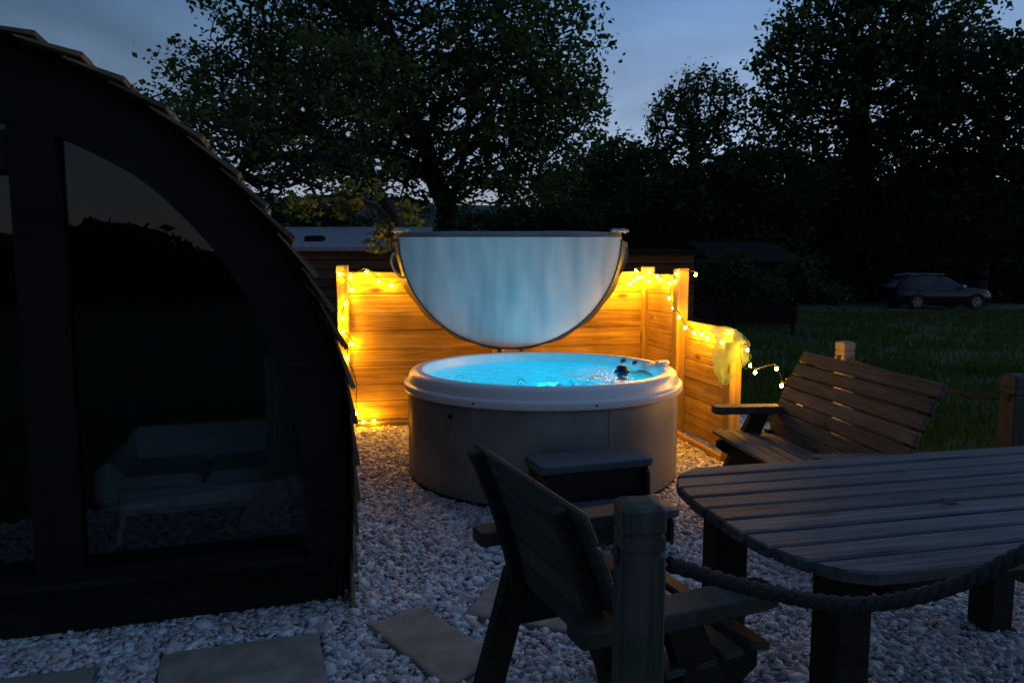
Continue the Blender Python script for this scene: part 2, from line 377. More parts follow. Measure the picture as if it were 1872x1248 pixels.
for lab, q, h in SLABS:
    cx = sum(p[0] for p in q) / 4; cy = sum(p[1] for p in q) / 4
    mb = MB(); b0 = []; ring = []
    for i in range(4):
        (x0, y0), (x1, y1) = q[i], q[(i + 1) % 4]
        for k in range(9):
            t = k / 9; j = random.uniform(-.004, .004)
            ring.append((x0 + (x1 - x0) * t - cx + j, y0 + (y1 - y0) * t - cy + j))
    nr = len(ring); vs = []
    for sc_, z in ((1, -.03), (1, h - .008), (.985, h - .001), (.9, h + .002), (.45, h + .001)):
        vs += [(x * sc_, y * sc_, z + random.uniform(-.0012, .0012) * (sc_ > .95)) for x, y in ring]
    vs.append((0, 0, h + .001)); fs = []
    for lv in range(4):
        for i in range(nr): j = (i + 1) % nr; fs.append((lv * nr + i, lv * nr + j, lv * nr + nr + j, lv * nr + nr + i))
    for i in range(nr): fs.append((4 * nr + i, 4 * nr + (i + 1) % nr, 5 * nr))
    o = mb.add(vs, fs).build('paving_slab', M['slab'], loc=(cx, cy, 0)); tag(o, lab, 'paving slab', 'slabs set in the gravel')
# field grass
def blades(N, xs, ys, h0, h1, mat, name):
    pn = np.sin(xs * 1.7 + 2 * np.sin(ys * .9)) + np.sin(ys * 2.3 + 1.5 * np.sin(xs * 1.1)) + .7 * np.sin(xs * 5.1 - ys * 3.7)
    kp = RNG.uniform(0, 1, N) < .30 + .7 / (1 + np.exp(-2.5 * pn)); xs, ys = xs[kp], ys[kp]; N = len(xs); h1 = h1 * 1.15
    hh = RNG.uniform(h0, h1, N); an = RNG.uniform(0, 6.283, N); ln = RNG.normal(0, .35, (N, 2)) * hh[:, None]; w = hh * .045 + .0022
    zg = ground_z(xs, ys); dx, dy = np.cos(an) * w, np.sin(an) * w
    v = np.zeros((N, 5, 3)); v[:, 0] = np.stack([xs - dx, ys - dy, zg - .01], 1); v[:, 1] = np.stack([xs + dx, ys + dy, zg - .01], 1)
    mx_, my_ = xs + ln[:, 0] * .35, ys + ln[:, 1] * .35
    v[:, 2] = np.stack([mx_ + dx * .7, my_ + dy * .7, zg + hh * .6], 1); v[:, 3] = np.stack([mx_ - dx * .7, my_ - dy * .7, zg + hh * .6], 1)
    v[:, 4] = np.stack([xs + ln[:, 0], ys + ln[:, 1], zg + hh], 1)
    base = (np.arange(N) * 5)[:, None]
    F = np.concatenate([base + [0, 1, 2], base + [0, 2, 3], base + [3, 2, 4]])
    return tag(link(name, npmesh(name, v.reshape(-1, 3), F, mat), None), kind='stuff')
N = 60000
xs = 2.42 + RNG.uniform(0, 1, N) ** 1.3 * 6; ys = RNG.uniform(2.2, 11, N)
o = blades(N, xs, ys, .03, .13, M['grass'], 'grass'); o['label'] = 'rough grass growing beyond the rope fence'
N = 36000
ys = 10 + RNG.uniform(0, 1, N) * 17; xs = 2.4 + RNG.uniform(0, 1, N) * (ys * .75 - 1)
o = blades(N, xs, ys, .05, .2, M['grass'], 'meadow_grass'); o['label'] = 'longer meadow grass between the yard and the track'
# farm track
mb = MB(); xs_ = np.linspace(1.5, 60, 60)
def trk(u, v):
    x = 3 + u * 50; y = 27.2 + v * 3.6 + .02 * (x - 10) + .25 * math.sin(x * .35); return (x, y, float(ground_z(np.array(x), np.array(y))) + .012)
mb.grid(trk, 60, 4); M['track'] = plain('track_gravel', (.11, .105, .09), .95, bump=.8, bscale=6, var=.4)
tag(mb.build('track', M['track'], smooth=True), kind='structure')
# far hill line
def hill(u, v):
    x = -420 + 840 * u; h = 48 + 9 * math.sin(u * 7.1 + 1) + 4 * math.sin(u * 19) + 1.5 * math.sin(u * 53)
    return (x, 330 + 160 * v, -2 + h * math.sin(v * math.pi / 2) ** .8)
M['hill'] = plain('hill_woodland', (.022, .04, .022), 1.0, bump=1, bscale=.06, var=.5)
tag(MB().grid(hill, 90, 10).build('hills', M['hill'], smooth=True), kind='structure')

# ================================================================== FENCE ROUND THE TUB
FA = R(11.3); FD = Vector((math.cos(FA), math.sin(FA), 0)); FE = Vector((math.sin(FA), -math.cos(FA), 0))
FP = onz(700, 776); FP.z = 0                       # a point on the foot of the rear fence
CORNER = FP + FD * 2.605
def fence_run(label, A, d, s0, s1, boards, posts, z0=.05, th=.024, side=1):
    rz = math.atan2(d.y, d.x); t = thing('timber_fence', label, 'fence', tuple(A + d * s0), rz, 'timber fence sections round the hot tub')
    L = s1 - s0; z = z0; cache = {}
    for i, h in enumerate(boards):
        if h not in cache: cache[h] = MB().box((L / 2, 0, 0), (L, th, h - .004), .004).mesh('fence_board')
        o = link('board', cache[h], M['fence'], t, (0, random.uniform(-.003, .003), z + h / 2)); z += h
    for sp, h, w in posts:
        mb = MB().box((0, 0, h / 2), (w, w, h), .008)
        link('post', mb.mesh('fence_post'), M['fence_post'], t, (sp - s0, -.035 * side, 0))
    return t, z
M['fence_post'] = wood('new_softwood_post', (.40, .23, .05), (.70, .47, .14), rough=.6, axis=2, grain=30, bump=.3, vary=.15)
BH = [.185, .155, .17, .15, .185, .16, .175, .205]
fence_run('glowing rear fence of wide orange boards behind the hot tub', FP, FD, -.34, 2.605, BH, [(-.34, 1.5, .105), (2.605, 1.485, .11), (1.1, 1.46, .1)])
fence_run('tall side fence panel joining the corner post right of the tub', CORNER, FE, .07, .86, [.185, .155, .17, .15, .185, .16, .175, .185], [(.90, 1.47, .105)])
fence_run('low side fence panel beside the bench, under the green net', CORNER, FE, .97, 1.84, [.165, .15, .17, .155, .175, .155], [(1.87, .92, .10)])
g0 = FP + FD * -.3 - FE * -.07
for nm, A, d, L in (('gravel board along the foot of the rear fence', FP + FE * .10, FD, 2.3), ('gravel board along the foot of the side fence', CORNER + FE * .35 - FD * .09, FE, 1.5)):
    o = MB().box((L / 2, 0, .018), (L, .05, .07), .006).build('edging_board', M['fence'], loc=tuple(A + d * -.25 if 'rear' in nm else A), rot=(0, 0, math.atan2(d.y, d.x)))
    tag(o, nm, 'board', 'edging boards')

# ================================================================== HOT TUB
TX, TY = .22, 5.325
tub = thing('hot_tub', 'round hot tub full of glowing blue water with taupe panelled side', 'hot tub', (TX, TY, 0), 0)
prof = [(.975, .632), (.992, .634), (.996, .645), (.996, .676), (.994, .682), (.988, .686), (.974, .688), (.970, .690), (.968, .695), (.962, .725), (.955, .745), (.944, .758), (.930, .765), (.895, .770), (.880, .769), (.870, .765), (.864, .757), (.862, .745)]
MB().lathe(prof, 128).build('rim', M['acrylic'], tub, True)
bowl = [(.862, .747), (.856, .72), (.846, .66), (.825, .52), (.79, .44), (.74, .415), (.52, .405), (.48, .39), (.455, .33), (.44, .2), (.40, .165), (.2, .155), (.001, .152)]
MB().lathe(bowl, 96).build('bowl', M['acrylic'], tub, True)
# two headrest swells inside
NP = 7
for k in range(NP):
    a0 = 2 * math.pi * k / NP + .003 - 1.17; a1 = 2 * math.pi * (k + 1) / NP - .003 - 1.17
    o = MB().lathe([(.93, .03), (.955, .03), (.962, .04), (.962, .62), (.955, .635), (.93, .635), (.93, .03)], 14, a0=a0, a1=a1).build('cabinet_panel', M['cabinet'], tub, True)
    am = a1 + .003
    mbp = MB(); mbp.tube([(.953 * math.cos(am), .953 * math.sin(am), .02), (.953 * math.cos(am), .953 * math.sin(am), .635)], .014, 6)
    mbp.build('joint_strip', M['cabinet'], tub)
MB().lathe([(.90, -.02), (.945, -.02), (.945, .032), (.90, .032)], 64).build('base_plinth', M['blackplastic'], tub)
M['screw'] = plain('screw_cap', (.05, .05, .06), .4)
sc_me = MB().lathe([(.0, .004), (.006, .004), (.009, 0)], 10).mesh('screw_cap')
for px, py in ((864, 735), (1091, 740)):
    q = aty(px, py, TY - .93); an = math.atan2(q.y - TY, q.x - TX)
    an = math.asin(max(-1, min(1, (aty(px, py, TY - .95).x - TX) / .995))) - math.pi / 2
    o = link('screw_cap', sc_me, M['screw'], tub, (.995 * math.cos(an), .995 * math.sin(an), .662), (0, R(90), an))
o = MB().lathe([(0, .012), (.016, .012), (.02, 0)], 16).build('drain_cap', M['blackplastic'], tub, True)
an = math.asin((aty(823, 763, TY - .8).x - TX) / .962) - math.pi / 2
o.location = (.962 * math.cos(an), .962 * math.sin(an), .555); o.rotation_euler = (0, R(90), an)
# fittings on the inner rim, right hand side
for an, r_, z in ((R(38), .845, .735), (R(29), .848, .735)):
    kb = MB().lathe([(.008, .012), (.017, .018), (.021, .014), (.023, 0)], 20).build('control_knob', M['metal'], tub, True, (r_ * math.cos(an), r_ * math.sin(an), z), (R(18) * math.sin(an), -R(28), 0))
an = R(6)
lid = MB().lathe([(0, .012), (.075, .012), (.085, .004), (.088, -.01)], 28).build('filter_lid', M['acrylic'], tub, True, (.86 * math.cos(an), .86 * math.sin(an), .772), (0, R(-16), 0))
MB().lathe([(0, .02), (.012, .02), (.016, .012)], 14).build('lid_button', M['chrome'], lid, True)
# jets on the wall under water
jet = MB().lathe([(.008, .012), (.014, .016), (.03, .012), (.034, 0)], 16).mesh('jet', True)
for an in range(20, 360, 40):
    a_ = R(an); link('jet', jet, M['chrome'], tub, (.815 * math.cos(a_), .815 * math.sin(a_), .52), (0, R(-90), a_))
# water: lively sheet
WZ = .695
def wat(u, v):
    r_ = .853 * u; a_ = v * 2 * math.pi; x, y = r_ * math.cos(a_), r_ * math.sin(a_)
    z = .004 * math.sin(9 * x + 5 * y) + .003 * math.sin(17 * x - 13 * y + 1) + .0022 * math.sin(31 * y + 11 * x) + .0016 * math.sin(47 * x - 23 * y)
    q = math.exp(-((x - .25) ** 2 + (y + .45) ** 2) / .12); z += q * .012 * math.sin(38 * x + 6 * math.sin(21 * y))
    return (x, y, WZ + z * (1 - u ** 8))
M['water'] = pane('water_surface', (.10, .86, 1.0), 1.24, .03, (30, .8))
MB().grid(wat, 60, 140).build('water', M['water'], tub, True)
# underwater lamp of the tub
M['lens'] = emit('underwater_lamp_lens', (.02, .75, 1.0), 3)
LA = R(-82)
MB().lathe([(0, .02), (.03, .018), (.045, .008), (.05, 0)], 20).build('lamp_lens', M['lens'], tub, True, (.80 * math.cos(LA), .80 * math.sin(LA), .56), (0, R(-90), LA))
ld = bpy.data.lights.new('tub_lamp', 'POINT'); ld.energy = 7.5; ld.color = (.01, .66, .95); ld.shadow_soft_size = .09
lo = bpy.data.objects.new('tub_lamp', ld); COL.objects.link(lo); lo.parent = tub; lo.location = (.02, -.10, .47)
# foam bubbles on the surface
ico = bmesh.new(); bmesh.ops.create_icosphere(ico, subdivisions=1, radius=1); iv = np.array([v.co[:] for v in ico.verts]); ifc = np.array([[v.index for v in f.verts] for f in ico.faces]); ico.free()
def bubbles(name, n, gen, r0, r1, mat, parent):
    P = np.array([gen() for _ in range(n)]); rr = RNG.uniform(r0, r1, n)
    Vv = iv[None] * rr[:, None, None] * [1, 1, .6] + P[:, None]
    F = (ifc[None] + (np.arange(n) * len(iv))[:, None, None]).reshape(-1, 3)
    o = link(name, npmesh(name, Vv.reshape(-1, 3), F, mat, True), None, parent); o['kind'] = 'stuff'; return o
M['foam'] = plain('foam', (.75, .74, .74), .35, var=.05)
M['bubble'] = plain('water_bubbles', (.45, .80, .9), .15, var=.05)
def g1():
    a_ = random.gauss(0, 1); b_ = random.gauss(0, 1); p = onz(1088, 690, WZ); return (p.x - TX + a_ * .035 + b_ * .03, p.y - TY + b_ * .13, WZ + .001)
bubbles('foam', 170, g1, .004, .011, M['foam'], tub)
def g2():
    p = onz(1035, 703, WZ); return (p.x - TX + random.gauss(0, .10), p.y - TY + random.gauss(0, .06), WZ + .001)
bubbles('bubbles', 200, g2, .003, .009, M['bubble'], tub)
# floating dispenser
p = onz(1137, 680, WZ); M['navy'] = plain('navy_plastic', (.008, .010, .035), .35)
fl = thing('floating_dispenser', 'small dark navy chemical dispenser floating on the lit water', 'dispenser', (p.x, p.y, WZ - .01))
MB().lathe([(0, -.05), (.035, -.05), (.04, .0), (.062, .008), (.066, .018), (.06, .028), (.045, .032)], 22).build('float_ring', M['navy'], fl, True)
MB().lathe([(.045, .03), (.042, .05), (.03, .062), (0, .064)], 18).build('cap', M['navy'], fl, True)
p2 = onz(1172, 686, WZ); M['cream'] = plain('cream_plastic', (.62, .58, .42), .4)  # cream float added to stand for a yellow glint on the water
tm = thing('glint_float', 'cream float added for a yellow glint beside the navy dispenser in the tub', 'glint', (p2.x, p2.y, WZ), R(-20))
MB().tube([(-.085, 0, .006), (-.06, 0, .012), (.0, 0, .014), (.05, 0, .012), (.08, 0, .004)], [.010, .02, .021, .018, .008], 12).build('float_body', M['cream'], tm, True)
MB().tube([(-.03, 0, .034), (.03, 0, .034)], .004, 8).build('float_tube', M['chrome'], tm)

# folded insulating cover standing behind the tub
CVX, CVY, CVZ, CVR = -.017, 6.38, 1.735, .955
cv = thing('hot_tub_cover', 'folded half round grey tub cover standing upright behind the water', 'tub cover', (CVX, CVY, 0))
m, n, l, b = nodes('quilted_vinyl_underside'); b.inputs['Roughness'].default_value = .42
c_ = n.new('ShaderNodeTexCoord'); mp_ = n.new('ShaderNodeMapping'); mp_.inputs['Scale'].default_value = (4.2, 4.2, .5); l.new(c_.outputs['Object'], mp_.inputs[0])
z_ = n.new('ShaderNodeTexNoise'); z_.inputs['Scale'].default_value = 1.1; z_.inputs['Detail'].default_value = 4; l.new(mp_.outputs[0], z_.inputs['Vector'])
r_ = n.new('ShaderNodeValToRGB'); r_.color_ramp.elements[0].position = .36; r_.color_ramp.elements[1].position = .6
r_.color_ramp.elements[0].color = (.47, .55, .59, 1); r_.color_ramp.elements[1].color = (.82, .80, .78, 1); l.new(z_.outputs[0], r_.inputs[0]); l.new(r_.outputs[0], b.inputs['Base Color'])  # bluish streaks put light rippling off the water into the face colour
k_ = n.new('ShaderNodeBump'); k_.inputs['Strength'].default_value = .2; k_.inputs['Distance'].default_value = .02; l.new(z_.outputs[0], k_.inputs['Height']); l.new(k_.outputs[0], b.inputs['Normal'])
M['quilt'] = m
def half_disc(thick, y_front, puff, rr=CVR):
    """half round slab: straight edge on top, soft edges, slightly wrinkled face"""
    def fn(u, v):
        a_ = math.pi + v * math.pi
        e = u * 1.12
        if e <= 1:
            r_ = rr * (e ** .85); edge = 1 - e ** 10
            x = r_ * math.cos(a_); z = CVZ + r_ * math.sin(a_)
            wr = .0042 * math.sin(x * 13 + 3 * math.sin(z * 2.3 + x)) + .0022 * math.sin(x * 31 + z * 9) + .0016 * math.sin(z * 37 + x * 17)
            return (x, y_front - puff * edge - wr * edge, z)
        t = (e - 1) / .12; ang = min(1, t) * math.pi / 2
        r_ = rr - .02 + .02 * math.cos(ang * 0) ; x = rr * math.cos(a_); z = CVZ + rr * math.sin(a_)
        return (x, y_front + thick * t, z)
    return MB().grid(fn, 46, 96)
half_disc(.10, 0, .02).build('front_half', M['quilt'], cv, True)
half_disc(.10, .115, .0).build('rear_half', M['skirt'], cv, True)
pp_ = [(CVR * 1.001 * math.cos(math.pi + .02 + (math.pi - .04) * k / 80), -.004, CVZ + CVR * 1.001 * math.sin(math.pi + .02 + (math.pi - .04) * k / 80)) for k in range(81)]
MB().tube(pp_, .007, 8).build('piping', M['skirt'], cv, True)
# top edge along the fold: two soft rolls
for yy, rad in ((.045, .05), (.165, .048)):
    MB().tube([(-CVR, yy, CVZ - .004), (-.5, yy, CVZ + .004), (0, yy, CVZ + .002), (.5, yy, CVZ + .005), (CVR, yy, CVZ - .004)], [.046, rad, rad, rad, .046], 12).build('fold_edge', M['vinyl'], cv, True)
# skirt hanging round the arc of the rear half, wider than the face
def skirt(u, v):
    a_ = math.pi + .03 + u * (math.pi - .06)
    fl_ = .055 * abs(math.cos(a_)) ** 2 + .012 + .006 * math.sin(u * 60)
    r_ = CVR + .004 + fl_ * v
    return (r_ * math.cos(a_), -.012 + .14 * v, CVZ + r_ * math.sin(a_) - .01 * v)
MB().grid(skirt, 110, 4).build('skirt', M['skirt'], cv, True)
for sx_ in (-1, 1):
    tab = MB().grid(lambda u, v: (sx_ * (CVR - .10 - .15 * u + .16), -.02 + .16 * v, CVZ + .048 + .018 * math.sin(v * math.pi) + .012 * math.sin(u * math.pi) + .004 * math.sin(u * 9)), 10, 8)
    o = tab.build('strap', M['strap'], cv, True); md = o.modifiers.new('t', 'SOLIDIFY'); md.thickness = .012
    # pointed side flap at the end of the fold
    fpts = [(CVR - .02, CVZ + .03), (CVR + .035, CVZ - .02), (CVR + .075, CVZ - .13), (CVR + .06, CVZ - .2), (CVR + .02, CVZ - .30), (CVR - .09, CVZ - .44), (CVR - .06, CVZ - .25), (CVR - .02, CVZ - .1)]
    MB().prism([(sx_ * x, z) for x, z in fpts], .085, .10).build('side_flap', M['skirt'], cv)
MB().tube(spline([(-CVR - .055, .06, CVZ - .13), (-CVR - .07, .05, CVZ - .21), (-CVR - .03, .045, CVZ - .30), (-CVR + .03, .045, CVZ - .345), (-CVR + .02, .05, CVZ - .22), (-CVR - .04, .06, CVZ - .13)], 6), .009, 8).build('handle_loop', M['strap'], cv, True)
lf = thing('cover_lifter', 'dark metal lifter frame holding the tub cover up from behind', 'lifter', (CVX, CVY + .30, 0))
for x in (-.10, .10):
    MB().tube([(x, 0, 0), (x, 0, 1.25), (x, -.05, 1.45), (x * .98, -.195, 1.5)], .018, 10).build('upright', M['metal'], lf, True)
    MB().box((x, 0, .006), (.12, .1, .012), .003).build('foot_plate', M['metal'], lf)
MB().tube([(-.10, 0, .9), (.10, 0, .9)], .015, 10).build('cross_bar', M['metal'], lf, True)

# two tread plastic steps in front of the tub
st = thing('tub_steps', 'dark two tread plastic steps standing against the hot tub', 'steps', (.475, 4.0, 0), R(18))
def tread(name, x0, x1, y0, y1, z, t):
    def fn(u, v):
        th_ = u * 2 * math.pi; a_, b_ = (y1 - y0) / 2, t / 2
        cy_, sy_ = math.cos(th_), math.sin(th_)
        yy = (abs(cy_) ** .35) * (1 if cy_ >= 0 else -1) * a_; zz_ = (abs(sy_) ** .35) * (1 if sy_ >= 0 else -1) * b_
        if sy_ > .3: zz_ += -.004 * (math.sin(yy * 2 * math.pi / .045) > .55)
        e = min(v, 1 - v); k = 1 if e > .05 else .86 + .14 * math.sin(e / .05 * math.pi / 2)
        return (x0 + (x1 - x0) * v, (y0 + y1) / 2 + yy * k, z - b_ + zz_ * k)
    o = MB().grid(fn, 96, 24).build(name, M['greyplastic'], st, True)
    MB().box((x0 + .006, (y0 + y1) / 2, z - t / 2), (.012, (y1 - y0) * .84, t * .84), .004).build('tread_end', M['greyplastic'], o)
    MB().box((x1 - .006, (y0 + y1) / 2, z - t / 2), (.012, (y1 - y0) * .84, t * .84), .004).build('tread_end', M['greyplastic'], o)
tread('upper_tread', -.34, .34, -.02, .27, .425, .06)
tread('lower_tread', -.35, .35, -.30, -.01, .215, .06)
side = [(-.285, 0), (-.285, .13), (-.26, .152), (-.03, .152), (-.012, .2), (-.01, .33), (.02, .362), (.25, .362), (.26, .34), (.26, 0), (.16, 0), (.13, .06), (.02, .08), (-.1, .06), (-.14, 0)]
for x in (-.315, .30):
    mb = MB(); poly = side
    bmv = [(x, y, z) for y, z in poly] + [(x + .02, y, z) for y, z in poly]; nn = len(poly)
    fs = [tuple(range(nn)), tuple(reversed(range(nn, 2 * nn)))] + [(i, (i + 1) % nn, nn + (i + 1) % nn, nn + i) for i in range(nn)]
    mb.add(bmv, fs).build('side_panel', M['blackplastic'], st)
MB().box((0, .05, .26), (.60, .012, .20), .003).build('riser', M['blackplastic'], st)
MB().box((0, -.2, .09), (.60, .012, .11), .003).build('riser', M['blackplastic'], st)

# ================================================================== CHAIR, BENCH, TABLE
def garden_seat(name, label, cat, Wd, loc, rz, mat_s, mat_f, nback=6, top=.90, lean=.15, bx=-.10, arm0=-.26):
    t = thing(name, label, cat, loc, rz, None)          # faces local +x, width along y
    h = Wd / 2; zs = .42
    def back(tt):                                        # curved back line, tt 0..1
        return Vector((bx - lean * .35 * tt - lean * .65 * max(0, tt) ** 1.7, 0, zs + (top - zs) * tt))
    for sgn in (-1, 1):
        y = sgn * (h - .035)
        MB().prism([(bx + .045, .46), (bx - .05, .46), (bx - .185, -.01), (bx - .085, -.01)], y - .026, y + .026).build('rear_leg', mat_f, t)
        MB().prism([(.225, -.01), (.345, -.01), (.30, .10), (.285, .20), (.105, .57), (-.005, .57), (.10, .30)], y - .026, y + .026).build('front_leg', mat_f, t)
        MB().prism([(bx - .06, .285), (.20, .285), (.30, .33), (.345, .36), (.345, .405), (.31, .418), (bx + .02, .40), (bx - .06, .36)], y - sgn * .05 - .022, y - sgn * .05 + .022).build('seat_rail', mat_f, t)
        pts = [back(k / 8) for k in range(-1, 9)]
        poly = [(p.x - .018, p.z) for p in pts] + [(p.x - .052, p.z - .01) for p in reversed(pts)]
        MB().prism(poly, y - .05 * sgn - .022, y - .05 * sgn + .022).build('back_stile', mat_f, t)
        arm = [(arm0, -.043), (arm0 + .03, -.05), (.30, -.058), (.345, -.05), (.36, -.02), (.36, .02), (.345, .05), (.30, .058), (arm0 + .03, .05), (arm0, .043)]
        mb = MB(); nn = len(arm)
        mb.add([(x, y + yy, .566 + .01 * x) for x, yy in arm] + [(x, y + yy, .614 + .01 * x) for x, yy in arm],
               [tuple(range(nn)), tuple(range(nn, 2 * nn))] + [(i, (i + 1) % nn, nn + (i + 1) % nn, nn + i) for i in range(nn)])
        o = mb.build('armrest', mat_s, t); bv_ = o.modifiers.new('b', 'BEVEL'); bv_.width = .006; bv_.segments = 2
    me = slat_mesh(Wd - .02, .070, .024); ns = 5 if bx > -.13 else 6
    for k in range(ns):
        x = bx + .055 + k * (.335 - bx - .055) / (ns - 1) - .02
        link('seat_slat', me, mat_s, t, (x, random.uniform(-.004, .004), .428 + .025 * k / 5), (0, R(-3) + (R(14) if k == ns - 1 else 0), 0))
    dz = 1.0 / nback
    meb = slat_mesh(Wd - .01, (top - zs) / nback * .985, .024)
    for k in range(nback):
        tt = (k + .55) * dz; p = back(tt); q = back(tt + .05) - back(tt - .05)
        ang = math.atan2(q.x, q.z)
        link('back_slat', meb, mat_s, t, (p.x, random.uniform(-.004, .004), p.z), (0, R(90) + ang, 0))
    MB().box((.26, 0, .34), (.03, Wd - .16, .08), .004).build('front_stretcher', mat_f, t)
    return t
def slat_mesh(L, w, th):                                 # long axis on local y, grain material uses axis 1
    mb = MB().box((0, 0, 0), (w, L, th), .006); return mb.mesh('slat')
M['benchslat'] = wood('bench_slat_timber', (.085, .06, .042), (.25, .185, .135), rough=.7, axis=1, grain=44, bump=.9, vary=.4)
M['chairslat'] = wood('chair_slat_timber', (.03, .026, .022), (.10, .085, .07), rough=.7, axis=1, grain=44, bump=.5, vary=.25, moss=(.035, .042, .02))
CH = R(22.4)
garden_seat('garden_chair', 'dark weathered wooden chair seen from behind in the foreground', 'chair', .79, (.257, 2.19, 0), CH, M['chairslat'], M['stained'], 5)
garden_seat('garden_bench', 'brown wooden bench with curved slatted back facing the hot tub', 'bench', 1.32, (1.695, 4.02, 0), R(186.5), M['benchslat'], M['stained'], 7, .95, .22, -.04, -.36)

# table with rounded end
tb = thing('garden_table', 'weathered grey plank table with a rounded end in front of the bench', 'table', (.622, 2.225, 0), R(13))
TW, TL, TN, TZ = .505, 1.95, 9, .735
def edge_e(n_):                                         # where a plank starts for a given n
    a_ = min(1, abs(n_) / .515); return .30 * (1 - (1 - a_ ** 3.2) ** (1 / 2.2))
pw = 2 * TW / TN
M['tabletop'] = wood('table_plank_timber', (.036, .038, .041), (.15, .153, .158), rough=.62, axis=0, grain=46, bump=.9, vary=.4)
for i in range(TN):
    n0 = -TW + i * pw + .008; n1 = -TW + (i + 1) * pw - .008
    K = 6; pts = [(edge_e(n0 + (n1 - n0) * k / K) + .002, n0 + (n1 - n0) * k / K) for k in range(K + 1)]
    pts2 = [(TL - edge_e(n1 - (n1 - n0) * k / K), n1 - (n1 - n0) * k / K) for k in range(K + 1)]
    ring = pts + pts2; nn = len(ring); mb = MB(); t_ = .034
    cxm = sum(x for x, _ in ring) / nn; cym = (n0 + n1) / 2
    def ins(x, y, d): return (x + (d if x < cxm else -d), y + (d if y < cym else -d))
    rows = [([(x, y) for x, y in ring], TZ - t_), ([(x, y) for x, y in ring], TZ - .006), ([ins(x, y, .006) for x, y in ring], TZ)]
    vs = [(x, y, z) for rw, z in rows for x, y in rw]
    fs = [tuple(reversed(range(nn))), tuple(range(2 * nn, 3 * nn))] + [(lv * nn + k, lv * nn + (k + 1) % nn, lv * nn + nn + (k + 1) % nn, lv * nn + nn + k) for lv in (0, 1) for k in range(nn)]
    mb.add(vs, fs).build('plank', M['tabletop'], tb, loc=(random.uniform(-.004, .004), 0, random.uniform(-.0015, .0015)))
for e_ in (.32, 1.6):
    MB().box((e_, 0, TZ - .034 - .045), (.07, .86, .085), .005).build('cross_rail', M['stained'], tb)
for n_ in (-.33, .33):
    MB().box((TL / 2, n_, TZ - .034 - .05), (1.2, .05, .09), .005).build('long_rail', M['stained'], tb)
for e_, n_ in ((.21, .29), (.28, -.25), (1.50, .40), (1.55, -.25)):
    MB().box((e_, n_, (TZ - .036) / 2), (.12, .12, TZ - .036), .01).build('leg', M['stained'], tb)
p = onz(1735, 920, TZ)
lfb = MB(); lfb.grid(lambda u, v: ((u - .5) * .07, (v - .5) * .03 * math.sin(max(.05, u) * math.pi) , .004 + .006 * math.sin(u * 5) + .004 * abs(v - .5)), 8, 4)
M['dryleaf'] = plain('dead_leaf', (.035, .02, .012), .8)
tag(lfb.build('dead_leaf', M['dryleaf'], loc=(p.x, p.y, TZ + .002), rot=(0, 0, R(-10))), 'small dark dead leaf lying on the table planks', 'leaf')

# ================================================================== ROPE FENCE
def rope_post(label, x, y, h, w=.102, rz=0, mat='mossy'):
    t = thing('rope_post', label, 'post', (x, y, 0), rz, 'posts of the rope fence')
    mb = MB(); a = w / 2; g = .006; lv = [(-.05, a), (h - .105, a), (h - .102, a - g), (h - .096, a - g), (h - .093, a), (h - .066, a), (h - .063, a - g), (h - .057, a - g), (h - .054, a), (h - .010, a), (h - .002, a - .008), (h + .004, a - .024)]
    ch = .005; vs = []
    for z, r_ in lv:
        for sx_, sy_ in ((1, 1), (-1, 1), (-1, -1), (1, -1)):
            pts = [(sx_ * r_, sy_ * (r_ - ch)), (sx_ * (r_ - ch), sy_ * r_)]
            if sx_ * sy_ < 0: pts.reverse()
            vs += [(x_, y_, z) for x_, y_ in pts]
    n8 = 8; fs = [(i * n8 + k, i * n8 + (k + 1) % n8, (i + 1) * n8 + (k + 1) % n8, (i + 1) * n8 + k) for i in range(len(lv) - 1) for k in range(n8)]
    fs += [tuple(range((len(lv) - 1) * n8, len(lv) * n8))]
    mb.add(vs, fs).build('shaft', M[mat], t)
    MB().tube([(-w / 2 - .003, 0, h - .13 + .015), (w / 2 + .003, 0, h - .13 + .015)], .021, 12).build('rope_hole', M['rope'], t)
    return t
rope_post('near mossy square post with grooved top in front of the chair', .267, 1.50, 1.014, .092, R(4))
rope_post('post at the yard corner out past the table', 1.33, 1.52, 1.03, .10)
rope_post('post behind the bench with its left face lit by the fairy lights', 2.39, 5.27, .955, .098, R(14), 'litpost')
rope_post('post standing on the grass right of the bench', 2.555, 3.70, .95, .10, R(8))
def rope(label, pts, rad):
    t = thing('rope', label, 'rope', tuple(pts[0]), 0, 'ropes between the posts'); o0 = Vector(pts[0])
    path = spline(pts, 40); L = [0]
    for i in range(1, len(path)): L.append(L[-1] + (path[i] - path[i - 1]).length)
    pit = rad * 5.2
    for k in range(3):
        q = []
        for i, p_ in enumerate(path):
            tg = (path[min(i + 1, len(path) - 1)] - path[max(0, i - 1)]).normalized(); u = tg.cross(Vector((0, 0, 1))).normalized(); w = u.cross(tg)
            an = 2 * math.pi * (L[i] / pit + k / 3); q.append(p_ - o0 + (u * math.cos(an) + w * math.sin(an)) * rad * .52)
        MB().tube(q, rad * .56, 8).build('strand', M['rope'], t, True)
ra = aty(1222, 1030, 1.49); rm = aty(1390, 1078, 1.5); rb = aty(1560, 1104, 1.505); rc = aty(1720, 1078, 1.51); rd_ = aty(1872, 1010, 1.515)
rope('thick dark twisted rope sagging in front of the table', [ra, rm, rb, rc, rd_, (1.20, 1.52, .955), (1.285, 1.52, .92 + .06)], .0165)
rope('dark rope on the grass side running behind the bench', [(2.395, 5.22, .83), (2.45, 4.7, .80), (2.49, 4.3, .785), (2.53, 3.95, .795), (2.55, 3.75, .82)], .0145)

